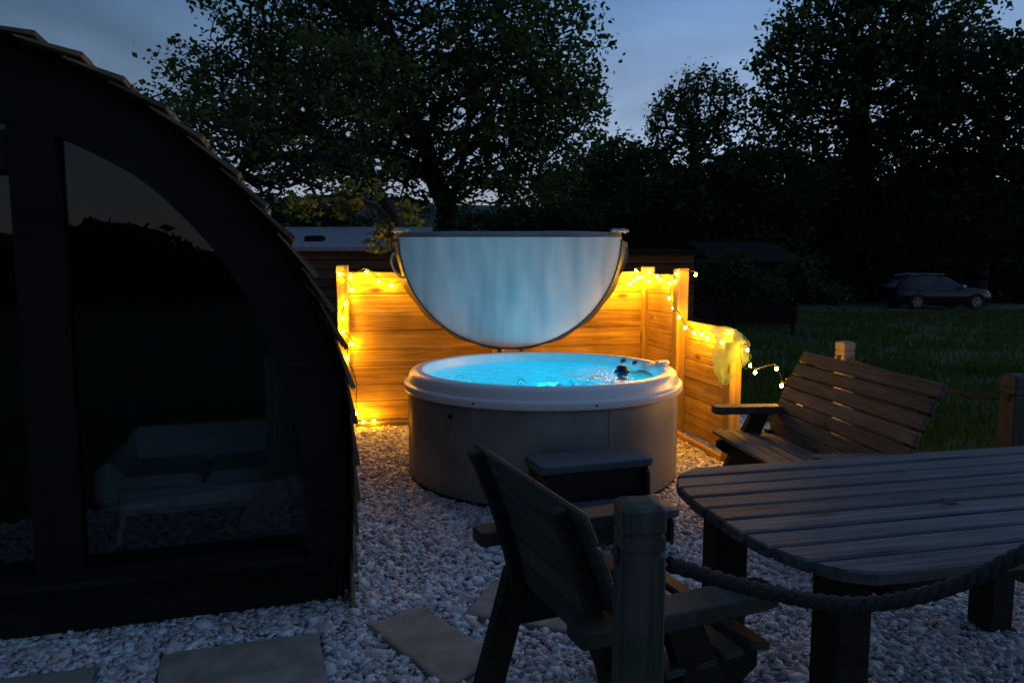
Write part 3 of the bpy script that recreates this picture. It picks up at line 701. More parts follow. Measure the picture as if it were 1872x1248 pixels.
# ================================================================== CAMPING POD
PP = onz(632, 1088); PA = R(16.9); PD = Vector((math.cos(PA), math.sin(PA), 0))
pod = thing('camping_pod', 'dark arched camping pod with shingled roof and glazed front', 'pod', (PP.x, PP.y, 0), PA)   # local x along the face (0 = right foot), y into the pod
CXP = -1.40
half = [(.0, .0), (.025, .35), (.032, .65), (.018, .93), (-.012, 1.12), (-.065, 1.28), (-.165, 1.50), (-.29, 1.68), (-.455, 1.875), (-.635, 2.05), (-.77, 2.14), (-.905, 2.22), (-1.07, 2.295), (-1.22, 2.345), (-1.40, 2.37)]
hs = [Vector((x, 0, z)) for x, z in half]; hsm = [v for v in spline(hs, 4)]
inner = [(-.165, .24), (-.175, .62), (-.22, .95), (-.36, 1.33), (-.46, 1.51), (-.573, 1.657), (-.72, 1.808), (-.873, 1.91), (-1.05, 1.997), (-1.22, 2.045), (-1.40, 2.06)]
inn = [v for v in spline([Vector((x, 0, z)) for x, z in inner], 5)]
PDEP = 4.4
def mir(v): return Vector((2 * CXP - v.x, v.y, v.z))
full = hsm + [mir(v) for v in reversed(hsm[:-1])]; fin = inn + [mir(v) for v in reversed(inn[:-1])]
# shell (roof structure) and lining
def shell(path, off, y0, y1, mat, name):
    n_ = len(path); mb = MB(); mb.grid(lambda u, v: (path[round(u * (n_ - 1))].x * 1 + (CXP - path[round(u * (n_ - 1))].x) * off, y0 + (y1 - y0) * v, path[round(u * (n_ - 1))].z * (1 - off * .55)), n_ - 1, 6)
    return mb.build(name, mat, pod, True)
roof = shell(full, 0.012, -.10, PDEP, M['podwood'], 'roof')
shell(full, 0.085, .06, PDEP - .05, M['inner'], 'lining')
# front arch fascia between outer and inner outline
mb = MB(); n_ = 60
def samp(path, u):
    f_ = u * (len(path) - 1); i = min(int(f_), len(path) - 2); return path[i].lerp(path[i + 1], f_ - i)
def resample(path, n):
    L = [0]
    for i in range(1, len(path)): L.append(L[-1] + (path[i] - path[i - 1]).length)
    out = []
    for k in range(n + 1):
        s_ = L[-1] * k / n; i = 0
        while i < len(L) - 2 and L[i + 1] < s_: i += 1
        out.append(path[i].lerp(path[i + 1], (s_ - L[i]) / max(1e-9, L[i + 1] - L[i])))
    return out
ho, hi_ = resample(hsm, 40), resample(inn, 40)
for flip in (0, 1):
    a_ = [mir(v) for v in ho] if flip else ho; b_ = [mir(v) for v in hi_] if flip else hi_
    m2 = MB(); vs = []
    for k in range(41):
        o_, q_ = a_[k] + (Vector((CXP, 0, 1)) - a_[k]) * .014, b_[k]
        vs += [(o_.x, -.05, o_.z), (q_.x, -.05, q_.z), (q_.x, .07, q_.z), (o_.x, .07, o_.z)]
    fs = [(4 * k + j, 4 * k + (j + 1) % 4, 4 * k + 4 + (j + 1) % 4, 4 * k + 4 + j) for k in range(40) for j in range(4)]
    fs += [(0, 1, 2, 3), (160, 161, 162, 163)]
    m2.add(vs, fs).build('front_arch', M['podwood'], pod)
# sill, plinth boards, mullions
for z, h_, y_ in ((.075, .13, -.015), (.185, .085, -.03)):
    MB().box((CXP, y_, z), (2.72 if z < .1 else 2.66, .06, h_), .006).build('plinth_board', M['podwood'], pod)
MB().box((CXP, -.055, .238), (2.45, .16, .03), .006).build('sill', M['podwood'], pod)
MB().prism([(-1.05, .25), (-1.21, .25), (-1.21, 2.05), (-1.05, 2.0)], -.045, .065).build('mullion', M['podwood'], pod)
MB().prism([(-1.59, .25), (-1.75, .25), (-1.75, 2.0), (-1.59, 2.05)], -.045, .065).build('mullion', M['podwood'], pod)
MB().box((-1.40, .0, 1.93), (.38, .08, .16), .006).build('transom', M['podwood'], pod)
# panes
def pane_mesh(xa, xb):
    pts = [(v.x + (.01 if v.x > CXP else -.01), v.z + .01) for v in fin if xa < v.x < xb]
    top = [p_ for p_ in pts if p_[1] > .3]; top.sort(key=lambda q: -q[0])
    poly = [(max(xa, min(xb, x)), z) for x, z in top]
    zb = .25; poly = [(poly[0][0], zb)] + poly + [(poly[-1][0], zb)]
    if poly[1][1] > 1.6: poly.insert(1, (xb, poly[1][1])); poly[0] = (xb, zb)
    if poly[-2][1] > 1.6: poly.insert(len(poly) - 1, (xa, poly[-2][1])); poly[-1] = (xa, zb)
    return poly
for xa, xb in ((-1.052, -.10), (-1.588, -1.212), (-2.7, -1.748)):
    MB().prism(pane_mesh(xa, xb), .018, .026).build('glass_pane', M['glass'], pod)
# floor and back wall
MB().box((CXP, PDEP / 2, .17), (2.60, PDEP - .15, .06), .004).build('floor', M['inner'], pod)
bw = MB(); poly = [(v.x + (CXP - v.x) * .02, v.z * .985) for v in full]; bw.prism(poly, PDEP - .04, PDEP).build('back_wall', M['inner'], pod)
# cedar shingles, butt ends proud: individual pieces along the near edge, the rest one part
arc = resample(hsm, 200); NCO = 19
def shingle_mesh(L, w, t0, t1):
    mb = MB(); mb.add([(0, 0, 0), (0, w, 0), (L, w, 0), (L, 0, 0), (0, 0, t0), (0, w, t0), (L, w, t1), (L, 0, t1)],
                      [(0, 1, 2, 3), (7, 6, 5, 4), (0, 4, 5, 1), (1, 5, 6, 2), (2, 6, 7, 3), (3, 7, 4, 0)]); return mb.mesh('shingle')
sh_me = [shingle_mesh(.225, w_, .006, .020) for w_ in (.10, .125, .15, .175)]
restV = []; restF = []
def arc_at(s_):
    f_ = max(0, min(1, s_)) * 200; i = min(int(f_), 199); p_ = arc[i].lerp(arc[i + 1], f_ - i); tg = (arc[i + 1] - arc[i]).normalized(); return p_, tg
for side_ in (0, 1):
    for ci in range(NCO):
        s_ = (ci + .02) / NCO; p_, tg = arc_at(s_)                    # butt (lower) end
        dn = -tg; nrm = Vector((tg.z, 0, -tg.x))                     # outward on the right hand side
        if nrm.x < 0 and tg.z > .1: nrm = -nrm
        if nrm.z < -.3: nrm = -nrm
        y_ = -.155 + random.uniform(-.012, .012); k = 0
        while y_ < PDEP:
            wi = random.randrange(4); w_ = (.10, .125, .15, .175)[wi]
            lift = .010 + random.uniform(0, .006); drop = random.uniform(-.008, .012)
            butt = p_ + dn * drop + nrm * (lift * .6 + .004 + .022 * min(1, max(0, (s_ - .22) / .2))); up = p_ + tg * .205 + nrm * .006
            q2, tg2 = arc_at(s_ + .20 / (2.9)); up = q2 + nrm * .004
            xax = (butt - up).normalized(); yax = Vector((0, 1, 0)); zax = xax.cross(yax)
            if zax.dot(nrm) < 0: zax = -zax; flipy = True
            else: flipy = False
            L_ = (butt - up).length
            if side_ == 0 and k < 4:
                yy = yax if not flipy else -yax
                Mx = Matrix((xax, yy, zax)).transposed().to_4x4(); org = up + Vector((0, y_ + (w_ if flipy else 0), 0)); Mx.translation = org
                o = link('shingle', sh_me[wi], M['shingle'], roof); o.matrix_local = Mx @ Matrix.Diagonal((L_ / .225, .97, 1, 1))
            else:
                c8 = []
                for (lx, ly, lz) in ((0, 0, 0), (0, w_ * .97, 0), (L_, w_ * .97, 0), (L_, 0, 0), (0, 0, .006), (0, w_ * .97, .006), (L_, w_ * .97, .02), (L_, 0, .02)):
                    v = up + xax * lx + zax * lz + Vector((0, y_ + ly, 0))
                    if side_: v = mir(v)
                    c8.append(tuple(v))
                o_ = len(restV); restV += c8
                restF += [tuple(o_ + i for i in q) for q in ((0, 1, 2, 3), (7, 6, 5, 4), (0, 4, 5, 1), (1, 5, 6, 2), (2, 6, 7, 3), (3, 7, 4, 0))]
            y_ += w_ + .002; k += 1
o = MB().add(restV, restF).build('shingle_courses', M['shingle'], roof); o['kind'] = 'stuff'
# inside: sofa and curtain (things of their own)
def podpt(x, y, z): return PP + PD * x + Vector((-PD.y, PD.x, 0)) * y + Vector((0, 0, z))
sf = thing('sofa', 'blue grey two cushion sofa seen through the pod glass', 'sofa', tuple(podpt(-.62, .62, .2)), PA)
MB().box((0, 0, .20), (.80, .50, .13), .04).build('seat', M['fabric'], sf)
MB().box((0, .22, .33), (.80, .14, .28), .05).build('backrest', M['fabric'], sf)
for x in (-.2, .2): MB().box((x, -.04, .285), (.385, .42, .07), .03).build('cushion', M['fabric'], sf)
MB().box((-.41, 0, .28), (.12, .50, .22), .045).build('armrest', M['fabric'], sf)
MB().box((.41, 0, .28), (.12, .50, .22), .045).build('armrest', M['fabric'], sf)
for x in (-.36, .36):
    for y in (-.2, .2): MB().tube([(x, y, .14), (x * 1.06, y * 1.08, 0)], [.018, .011], 8).build('leg', M['oakleg'], sf)
M['curtain'] = plain('pale_curtain', (.22, .22, .24), .95, bump=.2, bscale=120, var=.06)
cu = MB().grid(lambda u, v: (-.30 + .18 * (u - .5) * (1 - .4 * math.sin(v * math.pi)) - .16 * max(0, .35 - v) * 1.4 + .06 * v, .11 + .018 * math.sin(u * 32), .32 + .78 * v), 60, 16)
o = cu.build('curtain', M['curtain'], smooth=True, loc=(PP.x, PP.y, 0), rot=(0, 0, PA)); tag(o, 'pale tied curtain hanging inside the pod beside the glass', 'curtain')

# ================================================================== FAIRY LIGHTS
M['bulb'] = emit('warm_bulb', (1.0, .44, .013), 245)
bulb_me = MB().lathe([(.001, -.014), (.0065, -.0115), (.0112, -.004), (.0112, .004), (.007, .011), (.004, .0145)], 10).mesh('bulb', True)
cap_me = MB().lathe([(.0, .026), (.005, .026), (.0055, .013), (.0, .013)], 8).mesh('bulb_cap')
def light_string(label, pts):
    t = thing('fairy_lights', label, 'fairy lights', tuple(pts[0][0]), 0, 'strings of warm fairy lights'); o0 = Vector(pts[0][0])
    path = []
    for p_, on in pts: path.append(Vector(p_) - o0 + Vector((0, 0, .028)))
    sp = spline(path, 6); sp = [q + Vector((random.uniform(-.004, .004), random.uniform(-.004, .004), random.uniform(-.004, .004))) for q in sp]
    MB().tube(sp, .0042, 5).build('wire', M['wire'], t)
    for p_, on in pts:
        if not on: continue
        q = Vector(p_) - o0
        b_ = link('bulb', bulb_me, M['bulb'], t, tuple(q), (random.uniform(-.5, .5), random.uniform(-.5, .5), 0))
        link('bulb_cap', cap_me, M['wire'], b_)
def rf(px, py, off=.10, on=1): return (onplane(px, py, FP + FE * off, FD), on)
def sf_(px, py, off=.09, on=1): return (onplane(px, py, CORNER - FD * off, FE), on)
L1 = [rf(652, 755, .10), rf(650, 700, .09, 0), rf(634.5, 655, .14), rf(643.5, 629.5, .08), rf(627, 605, .14), rf(626, 581.5, .14), rf(631, 554, .14), rf(643, 529.5, .07), rf(620, 501, .15), rf(641, 506, .08), rf(670, 497.5, .09), rf(692, 513.5, .10), rf(715, 522, .10), rf(746, 520, .09, 0),
      rf(790, 530), rf(850, 545), rf(905, 552), rf(960, 552), rf(1020, 548), rf(1080, 538), rf(1120, 528), rf(1151.7, 519), rf(1158, 513), rf(1166, 508), rf(1173.5, 506.4)]
light_string('string of warm bulbs down the left post and along the rear fence', L1)
light_string('a few warm bulbs lying at the foot of the rear fence', [rf(664, 770, .12), rf(684, 769, .13), rf(700, 770, .13, 0), rf(735, 770, .12, 0)])
L2 = [rf(1162.6, 494.9, .1), rf(1187.6, 496, .13), rf(1187.6, 514, .12), sf_(1201.7, 505.8), sf_(1207.4, 512), sf_(1224, 517), sf_(1233, 514, .09), sf_(1237, 500.6, .1), (aty(1272, 502, 6.30), 1)]
light_string('warm bulbs gathered over the corner post and tall panel top', L2)
L3 = [sf_(1233, 518, .08, 0), sf_(1223.5, 545, .06), sf_(1231, 563, .07), sf_(1242, 579, .11), sf_(1252.7, 599, .1), sf_(1268.8, 608.5, .05), sf_(1282.4, 611.4, .05), sf_(1292.5, 618, .06), (aty(1320, 625.6, 5.72), 1), (aty(1333, 608, 5.62), 1), (aty(1348, 637, 5.5), 1), (aty(1367, 639, 5.42), 1), (aty(1372, 667.7, 5.3), 1), (aty(1380.5, 680.6, 5.22), 1), (aty(1419.4, 674, 5.0), 1), (aty(1428.6, 705, 4.9), 1), (aty(1448, 697, 4.86), 0), (aty(1468, 704, 4.82), 1)]
light_string('string of warm bulbs running down the low panel to the bench', L3)
# pale green net hung over the string
m, n, l, b = nodes('green_netting'); b.inputs['Base Color'].default_value = (.38, .58, .44, 1); b.inputs['Roughness'].default_value = .8
tr = n.new('ShaderNodeBsdfTranslucent'); tr.inputs[0].default_value = (.36, .56, .42, 1); tp = n.new('ShaderNodeBsdfTransparent')
m1 = n.new('ShaderNodeMixShader'); m1.inputs[0].default_value = .5; m2_ = n.new('ShaderNodeMixShader'); m2_.inputs[0].default_value = .5
l.new(b.outputs[0], m1.inputs[1]); l.new(tr.outputs[0], m1.inputs[2]); l.new(m1.outputs[0], m2_.inputs[1]); l.new(tp.outputs[0], m2_.inputs[2]); l.new(m2_.outputs[0], n['Material Output'].inputs[0])
M['net'] = m
NB = aty(1335, 645, 5.52)
nt_ = thing('fishing_net', 'pale green see-through net hanging from the lights by the low panel', 'net', tuple(NB), R(20))
def netf(u, v):
    px_l = [(0, 1299, 1312), (.12, 1300, 1362), (.3, 1302, 1374), (.5, 1297, 1377), (.68, 1304, 1366), (.85, 1310, 1342), (1, 1316, 1326)]
    for i in range(len(px_l) - 1):
        if px_l[i][0] <= v <= px_l[i + 1][0]:
            t_ = (v - px_l[i][0]) / (px_l[i + 1][0] - px_l[i][0]); lo_ = px_l[i][1] + (px_l[i + 1][1] - px_l[i][1]) * t_; hi2 = px_l[i][2] + (px_l[i + 1][2] - px_l[i][2]) * t_; break
    x = ((lo_ + hi2) / 2 + (hi2 - lo_) / 2 * math.cos(u * 2 * math.pi) - 1335) / FPX * 5.52
    z = (645 - (602 - 10 * math.sin(min(1, max(0, (x + .14) / .28)) * math.pi) * (1 - v) + 101 * v)) / FPX * 5.52
    y = .09 * math.sin(u * 2 * math.pi) * (1 - .7 * v) + .018 * math.sin(u * 22 + v * 6) + .01 * math.sin(v * 19)
    return (x + .006 * math.sin(v * 25 + u * 9), y, z)
MB().grid(netf, 56, 26).build('net_bag', M['net'], nt_, True)
hoop = [(.035 + .07 * math.cos(a_ / 20 * 2 * math.pi) * .6 + .03, -.09 + .02 * math.sin(a_ / 20 * 6.283), -.0 + .11 * math.sin(a_ / 20 * 2 * math.pi)) for a_ in range(21)]
MB().tube(hoop, .0035, 6).build('hoop', M['wire'], nt_, True)

# ================================================================== BUILDINGS BEHIND THE FENCE
def hut(name, label, x0, x1, y0, y1, z0, zr, mat_w, mat_r, nb, rz=0.0, bh=.12):
    t = thing(name, label, 'hut', ((x0 + x1) / 2, y0, 0), rz); L = x1 - x0; D_ = y1 - y0
    me = MB().box((0, 0, 0), (L, .03, bh - .008), .006).mesh('hut_board')
    for k in range(nb): link('wall_board', me, mat_w, t, (0, 0, z0 - bh * (k + .5)))
    MB().box((0, D_ / 2 + .03, (z0 - .05) / 2), (L - .04, D_ - .04, z0 - .05), .01).build('wall', mat_w, t)
    rfm = MB(); h = zr - z0
    vs = [(-L / 2 - .1, -.12, z0 - .01), (L / 2 + .1, -.12, z0 - .01), (L / 2 + .1, D_ + .1, zr), (-L / 2 - .1, D_ + .1, zr)]
    vs += [(x, y, z + .05) for x, y, z in vs]
    rfm.add(vs, [(0, 1, 2, 3), (4, 5, 6, 7), (0, 1, 5, 4), (1, 2, 6, 5), (2, 3, 7, 6), (3, 0, 4, 7)])
    r_ = rfm.build('roof', mat_r, t)
    MB().box((0, D_ + .1, zr + .045), (L + .22, .08, .05), .01).build('ridge_cap', mat_r, r_)
    return t, r_
h1, r1 = hut('low_hut', 'low brown boarded hut with pale felt roof behind the left fence', -4.6, -1.30, 9.4, 11.0, 1.68, 1.985, M['shedwood'], M['paint'], 6)
MB().box((.5 - .3, .45, 1.80), (.24, .2, .16), .02).build('roof_vent', M['felt'], r1)
bpy.data.objects['roof_vent'].location.x = -.30 + .45
h2, r2 = hut('brown_shed', 'brown boarded shed with dark roof behind the corner post', .45, 2.20, 9.0, 10.4, 1.63, 1.66, M['shedwood'], M['felt'], 7)
h3, r3 = hut('far_lodge', 'far dark lodge with low felt roof at the field edge', 5.2, 7.4, 19, 21.5, 1.55, 2.1, M['podwood'], M['felt'], 7)

# ================================================================== TREES
def tube_into(Vs, Fs, pts, rs, n=6):
    mb = MB(); mb.tube(pts, rs, n, False); o = len(Vs); Vs += mb.v; Fs += [tuple(i + o for i in f) for f in mb.f]
def tree(name, label, base, lobes, depth, spread, tips, leafs, lsize, mat, r0, cl=.32, stems=None, cat='tree', group='trees round the field', seed=1, droop=0.0, upward=False):
    rng = np.random.default_rng(seed); B = Vector(base)
    t = thing(name, label, cat, tuple(B), 0, group)
    # target points spread through the crown lobes (lobes are centre pixel + radius at the tree's own depth)
    C = []; wts = []
    for px, py, rx, ry in lobes:
        c = aty(px, py, depth) - B; k = depth / FPX; C.append((c.x, c.y, c.z, rx * k, ry * k)); wts.append(rx * ry)
    wts = np.array(wts) / sum(wts); which = rng.choice(len(C), tips, p=wts); C = np.array(C)
    d = rng.normal(0, 1, (tips, 3)); d /= np.linalg.norm(d, axis=1)[:, None]; rad = rng.uniform(.25, 1, tips) ** .45
    T = np.empty((tips, 3)); T[:, 0] = C[which, 0] + d[:, 0] * rad * C[which, 3]; T[:, 2] = C[which, 2] + d[:, 2] * rad * C[which, 4]
    T[:, 1] = C[which, 1] + d[:, 1] * rad * spread * np.minimum(1, C[which, 3] / C[:, 3].max() + .35)
    T = T[T[:, 2] > .15]
    # skeleton: stems, then join every tip to the nearest skeleton node that lies lower / nearer the root
    nodes_ = []; par = []
    for stp in (stems or [[(0, 0, 0), (0, 0, float(np.median(T[:, 2])))]]):
        sp = spline([Vector(q) for q in stp], 6); pi = -1 if not nodes_ else min(range(len(nodes_)), key=lambda i: (nodes_[i] - sp[0]).length)
        for q in sp: nodes_.append(q); par.append(pi); pi = len(nodes_) - 1
    order = np.argsort(np.linalg.norm(T - np.array(nodes_[-1]), axis=1))
    NA = np.zeros((len(nodes_) + 4 * len(T) + 10, 3)); NA[:len(nodes_)] = [tuple(q) for q in nodes_]; cnt = len(nodes_)
    for i in order:
        p_ = T[i]; dd_ = np.linalg.norm(NA[:cnt] - p_, axis=1) + np.maximum(0, NA[:cnt, 2] - p_[2]) * .9
        j = int(np.argmin(dd_)); q = NA[j]; L = np.linalg.norm(p_ - q); steps = max(1, min(4, int(L / .6)))
        pi = j
        for s_ in range(1, steps + 1):
            f_ = s_ / steps; x = q + (p_ - q) * f_ + rng.normal(0, .05, 3) * L * .5 * (f_ < 1); x[2] += .12 * L * math.sin(f_ * math.pi)
            NA[cnt] = x; par.append(pi); pi = cnt; cnt += 1
    par = np.array(par); wgt = np.zeros(cnt); wgt[:] = 0
    haschild = np.zeros(cnt, bool); haschild[par[par >= 0]] = True; wgt[~haschild] = 1
    for i in range(cnt - 1, 0, -1):
        if par[i] >= 0: wgt[par[i]] += wgt[i]
    rr = r0 * (wgt / wgt.max()) ** .42; rr = np.maximum(rr, r0 * .012)
    Vs, Fs = [], []; E0 = NA[:cnt]
    P0 = E0[par.clip(0)]; sel = par >= 0
    # branches as 5 sided tapered pieces (numpy)
    a_, b_ = P0[sel], E0[sel]; ra_, rb_ = np.minimum(rr[par[sel]], rr[sel] * 1.6), rr[sel]; ax = b_ - a_; ln = np.linalg.norm(ax, axis=1)[:, None] + 1e-9; ax = ax / ln
    ref = np.where(np.abs(ax[:, 2:]) < .9, [[0, 0, 1.]], [[1., 0, 0]]); u = np.cross(ax, ref); u /= np.linalg.norm(u, axis=1)[:, None] + 1e-9; w = np.cross(ax, u)
    K = 5; an = np.arange(K) * 2 * math.pi / K
    ringA = a_[:, None] + (u[:, None] * np.cos(an)[None, :, None] + w[:, None] * np.sin(an)[None, :, None]) * ra_[:, None, None]
    ringB = (b_ + ax * rb_[:, None] * .3)[:, None] + (u[:, None] * np.cos(an)[None, :, None] + w[:, None] * np.sin(an)[None, :, None]) * rb_[:, None, None]
    VV = np.concatenate([ringA, ringB], 1).reshape(-1, 3); bs = (np.arange(len(a_)) * 2 * K)[:, None]
    kk = np.arange(K); qd = np.stack([kk, (kk + 1) % K, (kk + 1) % K + K, kk + K], 1)
    FFb = (bs[:, :, None] + qd[None]).reshape(-1, 4)
    link('trunk', npmesh('trunk', VV, FFb, M['bark'], True), None, t)
    # leaves round the tips, in tufts
    tipi = np.where(~haschild)[0]; TP = NA[tipi]
    n_l = len(TP) * leafs; ci = np.repeat(np.arange(len(TP)), leafs)
    tuft = cl * np.exp(rng.normal(0, .3, len(TP)))
    off = np.clip(rng.normal(0, 1, (n_l, 3)), -1.7, 1.7) * tuft[ci][:, None] * [.62, .62, .42]
    if upward: off *= [.5, .5, 1.6]
    c = TP[ci] + off; c[:, 2] -= droop * np.abs(rng.normal(0, 1, n_l))
    A = rng.normal(0, 1, (n_l, 3)); A[:, 2] *= .6; A /= np.linalg.norm(A, axis=1)[:, None]
    Bn = np.cross(A, rng.normal(0, 1, (n_l, 3))); Bn /= np.linalg.norm(Bn, axis=1)[:, None] + 1e-9
    ls = lsize * np.exp(np.clip(rng.normal(0, .22, n_l), -.5, .4)); A = A * ls[:, None]; Bn = Bn * (ls * .36)[:, None]; nn_ = np.cross(A, Bn) * .35 / ls[:, None] * 1.0
    v = np.stack([c - A * .5, c + Bn + nn_, c + A * .55, c - Bn + nn_], 1).reshape(-1, 3)
    F = np.arange(n_l * 4).reshape(-1, 4); F = np.concatenate([F[:, [0, 1, 2]], F[:, [0, 2, 3]]])
    link('crown', npmesh('crown', v, F, mat), None, t)
    return t
Y1 = 17.0
def b_at(px, Yd, dz=0): return (aty(px, 470, Yd).x, Yd, float(ground_z(np.array(aty(px, 470, Yd).x), np.array(Yd))) + dz)
k1 = Y1 / FPX
tree('oak_tree', 'large broad oak with dense crown straight behind the tub cover', b_at(815, Y1),
     [(760, 60, 250, 150), (560, 60, 150, 140), (960, 120, 140, 120), (860, 190, 190, 110), (640, 180, 180, 90), (470, 170, 115, 75), (1000, 220, 105, 70), (890, 290, 130, 55), (540, 275, 110, 50), (970, 330, 90, 35), (700, 285, 120, 50), (700, 345, 75, 30), (890, 352, 80, 24), (600, 320, 80, 30), (760, 375, 30, 28), (420, 215, 90, 45), (700, -80, 260, 110), (1040, 180, 55, 55), (370, 130, 45, 35)],
     Y1, 3.6, 4900, 26, .118, M['leaf'], .26, .30,
     stems=[[(0, 0, 0), (.02, 0, 1.5), (.05, 0, 2.9)], [(.05, 0, 2.9), (.3, .1, 3.6), (.5, .1, 4.6), (.6, 0, 6.0), (.5, 0, 7.2)], [(.05, 0, 2.9), (-.25, 0, 3.6), (-.5, .1, 4.6), (-.9, 0, 5.8), (-1.2, 0, 7)],
            [(.5, .1, 4.6), (1.5, .2, 5.2), (2.8, .1, 5.5)], [(-.5, .1, 4.6), (-1.8, -.1, 5.0), (-3.2, .1, 5.3)], [(.3, .1, 3.6), (1.2, 0, 4.0), (2.2, -.2, 4.2)], [(-.25, 0, 3.6), (-1.3, .1, 4.1), (-2.6, 0, 4.4)]], seed=3)
Y2 = 12.5
tree('leaning_tree', 'leaning tree with slanting trunk left of the cover', b_at(765, Y2),
     [(560, 230, 150, 60), (640, 150, 120, 60), (480, 300, 95, 45), (420, 250, 80, 40), (640, 310, 90, 40), (330, 190, 45, 25), (545, 350, 60, 30)],
     Y2, 2.2, 620, 20, .085, M['leaf'], .10, .22,
     stems=[[(0, 0, 0), (-.12, 0, 1.5), (-.50, 0, 2.5), (-1.0, .1, 3.2), (-1.7, 0, 3.9), (-2.4, 0, 4.3)], [(-.5, 0, 2.5), (-.8, .1, 3.3), (-.95, .2, 4.2), (-.8, .1, 4.8)], [(-1.0, .1, 3.2), (-1.9, 0, 3.35), (-2.7, 0, 3.3)]], seed=8)
Y3 = 7.2
tree('hazel_sapling', 'young leafy sapling lit yellow by the fairy lights behind the fence', b_at(722, Y3),
     [(600, 372, 66, 24), (660, 350, 34, 16), (700, 425, 26, 20), (690, 442, 16, 16), (742, 400, 20, 26), (560, 376, 32, 18)],
     Y3, .30, 130, 12, .058, M['leaf3'], .03, .085, stems=[[(0, 0, 0), (.0, 0, 1.2), (-.02, 0, 1.8), (-.12, 0, 2.05), (-.5, 0, 2.2)]], seed=5, group='saplings')
# the wood on the right, tree by tree
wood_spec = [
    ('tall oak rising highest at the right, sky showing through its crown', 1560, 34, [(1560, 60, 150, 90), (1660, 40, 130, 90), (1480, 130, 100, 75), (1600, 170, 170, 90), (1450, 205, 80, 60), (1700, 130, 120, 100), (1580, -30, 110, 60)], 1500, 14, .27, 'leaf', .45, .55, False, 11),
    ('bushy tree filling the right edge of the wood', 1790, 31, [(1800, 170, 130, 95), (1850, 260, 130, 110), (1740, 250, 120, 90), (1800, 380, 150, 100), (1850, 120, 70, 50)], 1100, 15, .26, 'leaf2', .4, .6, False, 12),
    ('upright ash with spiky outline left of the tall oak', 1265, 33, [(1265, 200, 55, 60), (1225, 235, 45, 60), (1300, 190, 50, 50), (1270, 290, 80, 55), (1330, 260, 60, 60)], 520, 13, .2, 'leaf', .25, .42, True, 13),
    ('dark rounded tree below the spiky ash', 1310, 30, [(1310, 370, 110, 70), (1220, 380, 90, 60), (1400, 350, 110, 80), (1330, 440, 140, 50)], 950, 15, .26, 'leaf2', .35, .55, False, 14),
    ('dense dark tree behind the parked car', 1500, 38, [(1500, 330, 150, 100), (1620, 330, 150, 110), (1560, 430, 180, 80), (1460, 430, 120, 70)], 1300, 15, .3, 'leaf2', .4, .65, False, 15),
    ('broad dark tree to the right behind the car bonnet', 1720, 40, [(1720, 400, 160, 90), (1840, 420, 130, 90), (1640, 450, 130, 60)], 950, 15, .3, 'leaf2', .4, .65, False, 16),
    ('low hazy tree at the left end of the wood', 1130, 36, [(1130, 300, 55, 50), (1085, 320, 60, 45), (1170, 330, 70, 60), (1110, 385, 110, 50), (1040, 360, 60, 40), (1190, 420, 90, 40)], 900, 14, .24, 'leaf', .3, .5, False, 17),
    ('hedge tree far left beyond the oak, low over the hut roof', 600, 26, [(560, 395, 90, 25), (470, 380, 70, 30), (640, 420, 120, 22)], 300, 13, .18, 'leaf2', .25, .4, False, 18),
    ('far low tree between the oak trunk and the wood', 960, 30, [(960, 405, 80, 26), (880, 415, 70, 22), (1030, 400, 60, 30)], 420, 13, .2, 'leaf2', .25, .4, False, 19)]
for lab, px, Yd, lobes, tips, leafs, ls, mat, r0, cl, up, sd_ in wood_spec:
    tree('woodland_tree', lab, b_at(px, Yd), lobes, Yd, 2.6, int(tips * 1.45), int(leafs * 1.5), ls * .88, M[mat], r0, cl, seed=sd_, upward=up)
for lab, px, Yd, lobes, sd_ in (('dark shrub hiding the lower wall of the far lodge', 1345, 15.5, [(1325, 512, 50, 40), (1380, 530, 55, 26), (1290, 535, 36, 24), (1345, 480, 22, 20)], 31),
                                ('low dark shrub at the right end of the far lodge', 1455, 16.5, [(1455, 515, 40, 36), (1505, 538, 40, 18), (1420, 540, 36, 16), (1470, 488, 18, 16)], 32)):
    tree('shrub', lab, b_at(px, Yd), lobes, Yd, .7, 420, 18, .09, M['leaf2'], .05, .17, seed=sd_, cat='shrub', group='shrubs by the far lodge')
# undergrowth at the wood's edge, and the tree line behind the viewer that the pod glass mirrors
def hedge(name, label, pts, hmin, hmax, n, ls, seed, kind='stuff'):
    rng = np.random.default_rng(seed); P = np.array(pts, float); t = rng.uniform(0, len(P) - 1.001, n); i = t.astype(int); f_ = (t - i)[:, None]; q = P[i] * (1 - f_) + P[i + 1] * f_
    hh = hmin + (hmax - hmin) * (.5 + .5 * np.sin(t * 2.3 + seed) * np.cos(t * 5.1)); z = rng.uniform(0, 1, n) ** .8 * hh
    c = np.stack([q[:, 0] + rng.normal(0, .5, n), q[:, 1] + rng.normal(0, .7, n), z + ground_z(q[:, 0], q[:, 1])], 1)
    A = rng.normal(0, 1, (n, 3)); A /= np.linalg.norm(A, axis=1)[:, None]; Bn = np.cross(A, rng.normal(0, 1, (n, 3))); Bn /= np.linalg.norm(Bn, axis=1)[:, None]
    l_ = (ls * np.exp(rng.normal(0, .3, n)))[:, None]
    v = np.stack([c - A * l_ * .5, c + Bn * l_ * .3, c + A * l_ * .5, c - Bn * l_ * .3], 1).reshape(-1, 3)
    o = link(name, npmesh(name, v, np.arange(n * 4).reshape(-1, 4), M['leaf2']), None); tag(o, label, None, None, kind); return o
hedge('undergrowth', 'dark undergrowth along the foot of the wood', [(4, 33), (9, 33.5), (14, 34.5), (20, 35), (27, 34), (34, 32)], 1.2, 3.2, 24000, .32, 2)
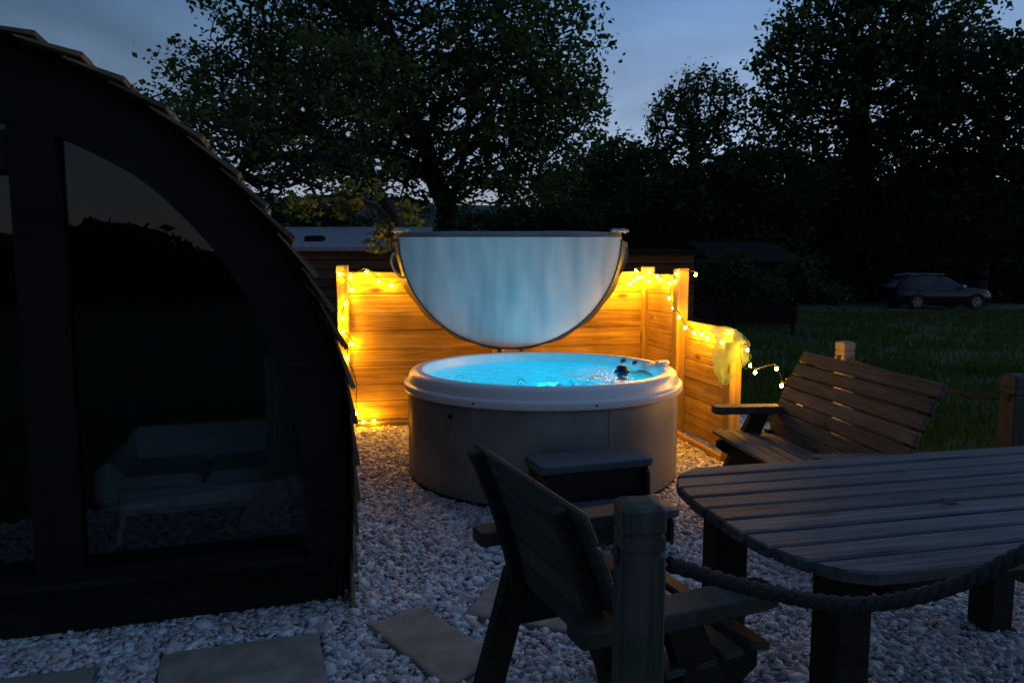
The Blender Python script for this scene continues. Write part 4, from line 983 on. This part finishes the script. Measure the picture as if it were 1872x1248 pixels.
hedge('far_wood', 'dense dark wood filling the background behind the nearer trees', [(2, 46), (8, 46), (16, 47), (24, 46), (34, 44), (44, 40)], 5.5, 8.0, 42000, .62, 9)
hedge('far_hedge', 'far hedge closing the view behind the huts', [(-16, 30), (-8, 31), (-2, 31), (4, 33)], 1.0, 2.2, 12000, .26, 4)
hedge('hedge_behind_viewer', 'dark hedge across the lane mirrored in the pod glass', [(-16, -30), (-6, -29), (2, -28), (10, -27), (20, -26)], 1.7, 3.3, 30000, .5, 6)

# ================================================================== PARKED CAR
def car():
    p0 = aty(1605, 562, 29.0); p1 = aty(1805, 556, 29.0); L = 4.25; z0 = float(ground_z(np.array(16.4), np.array(29.))) + .012
    t = thing('parked_car', 'dark hatchback car parked on the track below the trees', 'car', ((p0.x + p1.x) / 2, 28.9, z0), R(3)); t.scale = (.9, .9, .94)
    M['carpaint'] = plain('dark_car_paint', (.012, .014, .022), .22, var=.05); M['tyre'] = plain('tyre_rubber', (.012, .012, .012), .8); M['alloy'] = plain('alloy', (.45, .45, .46), .3, metal=.8)
    M['carglass'] = plain('car_glass', (.02, .025, .03), .06, var=.02); M['headlamp'] = plain('headlamp_glass', (.55, .6, .68), .1, var=.05)
    # x, zb, belt, top, halfw, halfw top
    st_ = [(-2.1, .42, .80, .86, .70, .62), (-2.02, .30, .86, 1.02, .80, .62), (-1.85, .26, .92, 1.22, .85, .60), (-1.55, .24, .93, 1.37, .87, .60), (-1.1, .22, .92, 1.44, .88, .61), (-.5, .21, .90, 1.46, .88, .61), (.05, .21, .89, 1.42, .88, .60), (.45, .21, .89, 1.28, .88, .60), (.85, .21, .89, 1.08, .88, .64), (1.1, .22, .88, .97, .87, .70), (1.55, .23, .84, .91, .86, .70), (1.85, .25, .76, .83, .82, .66), (2.05, .30, .62, .70, .74, .60), (2.13, .40, .52, .56, .62, .5)]
    nx = len(st_); vs = []
    for x, zb, be, tp_, w, wt in st_:
        hp = [(0, zb), (w * .8, zb), (w * .97, zb + .1), (w, (zb + be) / 2), (w * .97, be), (w * .93, be + .03), (wt + .03, tp_ - .05), (wt * .85, tp_), (0, tp_ + .02)]
        vs += [(x, -a_, z) for a_, z in hp] + [(x, a_, z) for a_, z in reversed(hp[1:-1])]
    k = 16; fs = [(i * k + j, i * k + (j + 1) % k, (i + 1) * k + (j + 1) % k, (i + 1) * k + j) for i in range(nx - 1) for j in range(k)] + [tuple(range(k)), tuple(reversed(range((nx - 1) * k, nx * k)))]
    MB().add(vs, fs).build('body', M['carpaint'], t, True)
    def side_pt(x, f_, s_):
        for i in range(nx - 1):
            if st_[i][0] <= x <= st_[i + 1][0]:
                q = (x - st_[i][0]) / (st_[i + 1][0] - st_[i][0]); A = [a_ + (b_ - a_) * q for a_, b_ in zip(st_[i], st_[i + 1])]; break
        _, zb, be, tp_, w, wt = A; y0, z0_, y1, z1_ = w * .93, be + .03, wt + .03, tp_ - .05
        return (x, s_ * (y0 + (y1 - y0) * f_ + .008), z0_ + (z1_ - z0_) * f_)
    for s_ in (-1, 1):
        for xs4 in ([-1.78, -1.30, -1.25, -1.5], [-1.22, -.32, -.30, -1.18], [-.26, .72, .18, -.24]):
            xa, xb, xc, xd = xs4; fl = [side_pt(xa, .08, s_), side_pt((xa + xb) / 2, .06, s_), side_pt(xb, .08, s_), side_pt(xc, .93, s_), side_pt(xd, .93, s_)]
            MB().add(fl, [(0, 1, 2, 3, 4)]).build('side_window', M['carglass'], t)
        MB().box((.62, s_ * .98, .96), (.18, .16, .12), .03).build('wing_mirror', M['alloy'], t)
        MB().tube([(1.55, s_ * .70, .76), (1.78, s_ * .745, .73), (1.98, s_ * .66, .67)], [.05, .085, .05], 10).build('headlight', M['headlamp'], t, True)
        MB().tube([(2.03, s_ * .58, .42), (2.06, s_ * .56, .42)], .045, 10).build('fog_lamp', M['headlamp'], t)
        MB().box((-2.0, s_ * .72, .92), (.10, .14, .22), .03).build('tail_light', plain('tail_lens', (.12, .01, .01), .2), t)
        for xh in (-.42, .55 - 1.1): MB().box((xh if xh > -.5 else -1.2, s_ * .885, .80), (.16, .03, .03), .008).build('door_handle', M['carpaint'], t)
        for xw in (-1.32, 1.27):
            wl_ = MB().tube([(xw, s_ * .70, .315), (xw, s_ * .715, .315), (xw, s_ * .87, .315), (xw, s_ * .895, .315)], [.29, .315, .315, .29], 28).build('wheel', M['tyre'], t, True)
            MB().tube([(xw, s_ * .89, .315), (xw, s_ * .90, .315)], [.215, .20], 24).build('rim', M['metal'], wl_)
            for q in range(5):
                an = q * 2 * math.pi / 5 + .3; MB().bar((xw, s_ * .905, .315), (xw + .2 * math.cos(an), s_ * .905, .315 + .2 * math.sin(an)), .02, .055, (0, 1, 0)).build('spoke', M['alloy'], wl_)
            MB().tube([(xw + .36 * math.cos(a_), s_ * .882, .315 + .36 * math.sin(a_)) for a_ in [R(k_) for k_ in range(-10, 191, 20)]], .022, 6).build('wheel_arch', M['tyre'], t)
    def wsp(f_, g_):
        a_, b_ = (.80, .66 - .02, 1.09), (.12, .58, 1.40); x = a_[0] + (b_[0] - a_[0]) * f_; w = a_[1] + (b_[1] - a_[1]) * f_; z = a_[2] + (b_[2] - a_[2]) * f_
        return (x + .02, (g_ * 2 - 1) * w, z + .028)
    MB().grid(wsp, 6, 6).build('windscreen', M['carglass'], t, True)
    MB().box((2.10, 0, .60), (.05, .9, .08), .02).build('grille', M['tyre'], t)
    for s_ in (-1, 1): MB().tube([(-1.5, s_ * .58, 1.40), (-.9, s_ * .585, 1.475), (.0, s_ * .585, 1.45)], .012, 6).build('roof_rail', M['alloy'], t)
car()
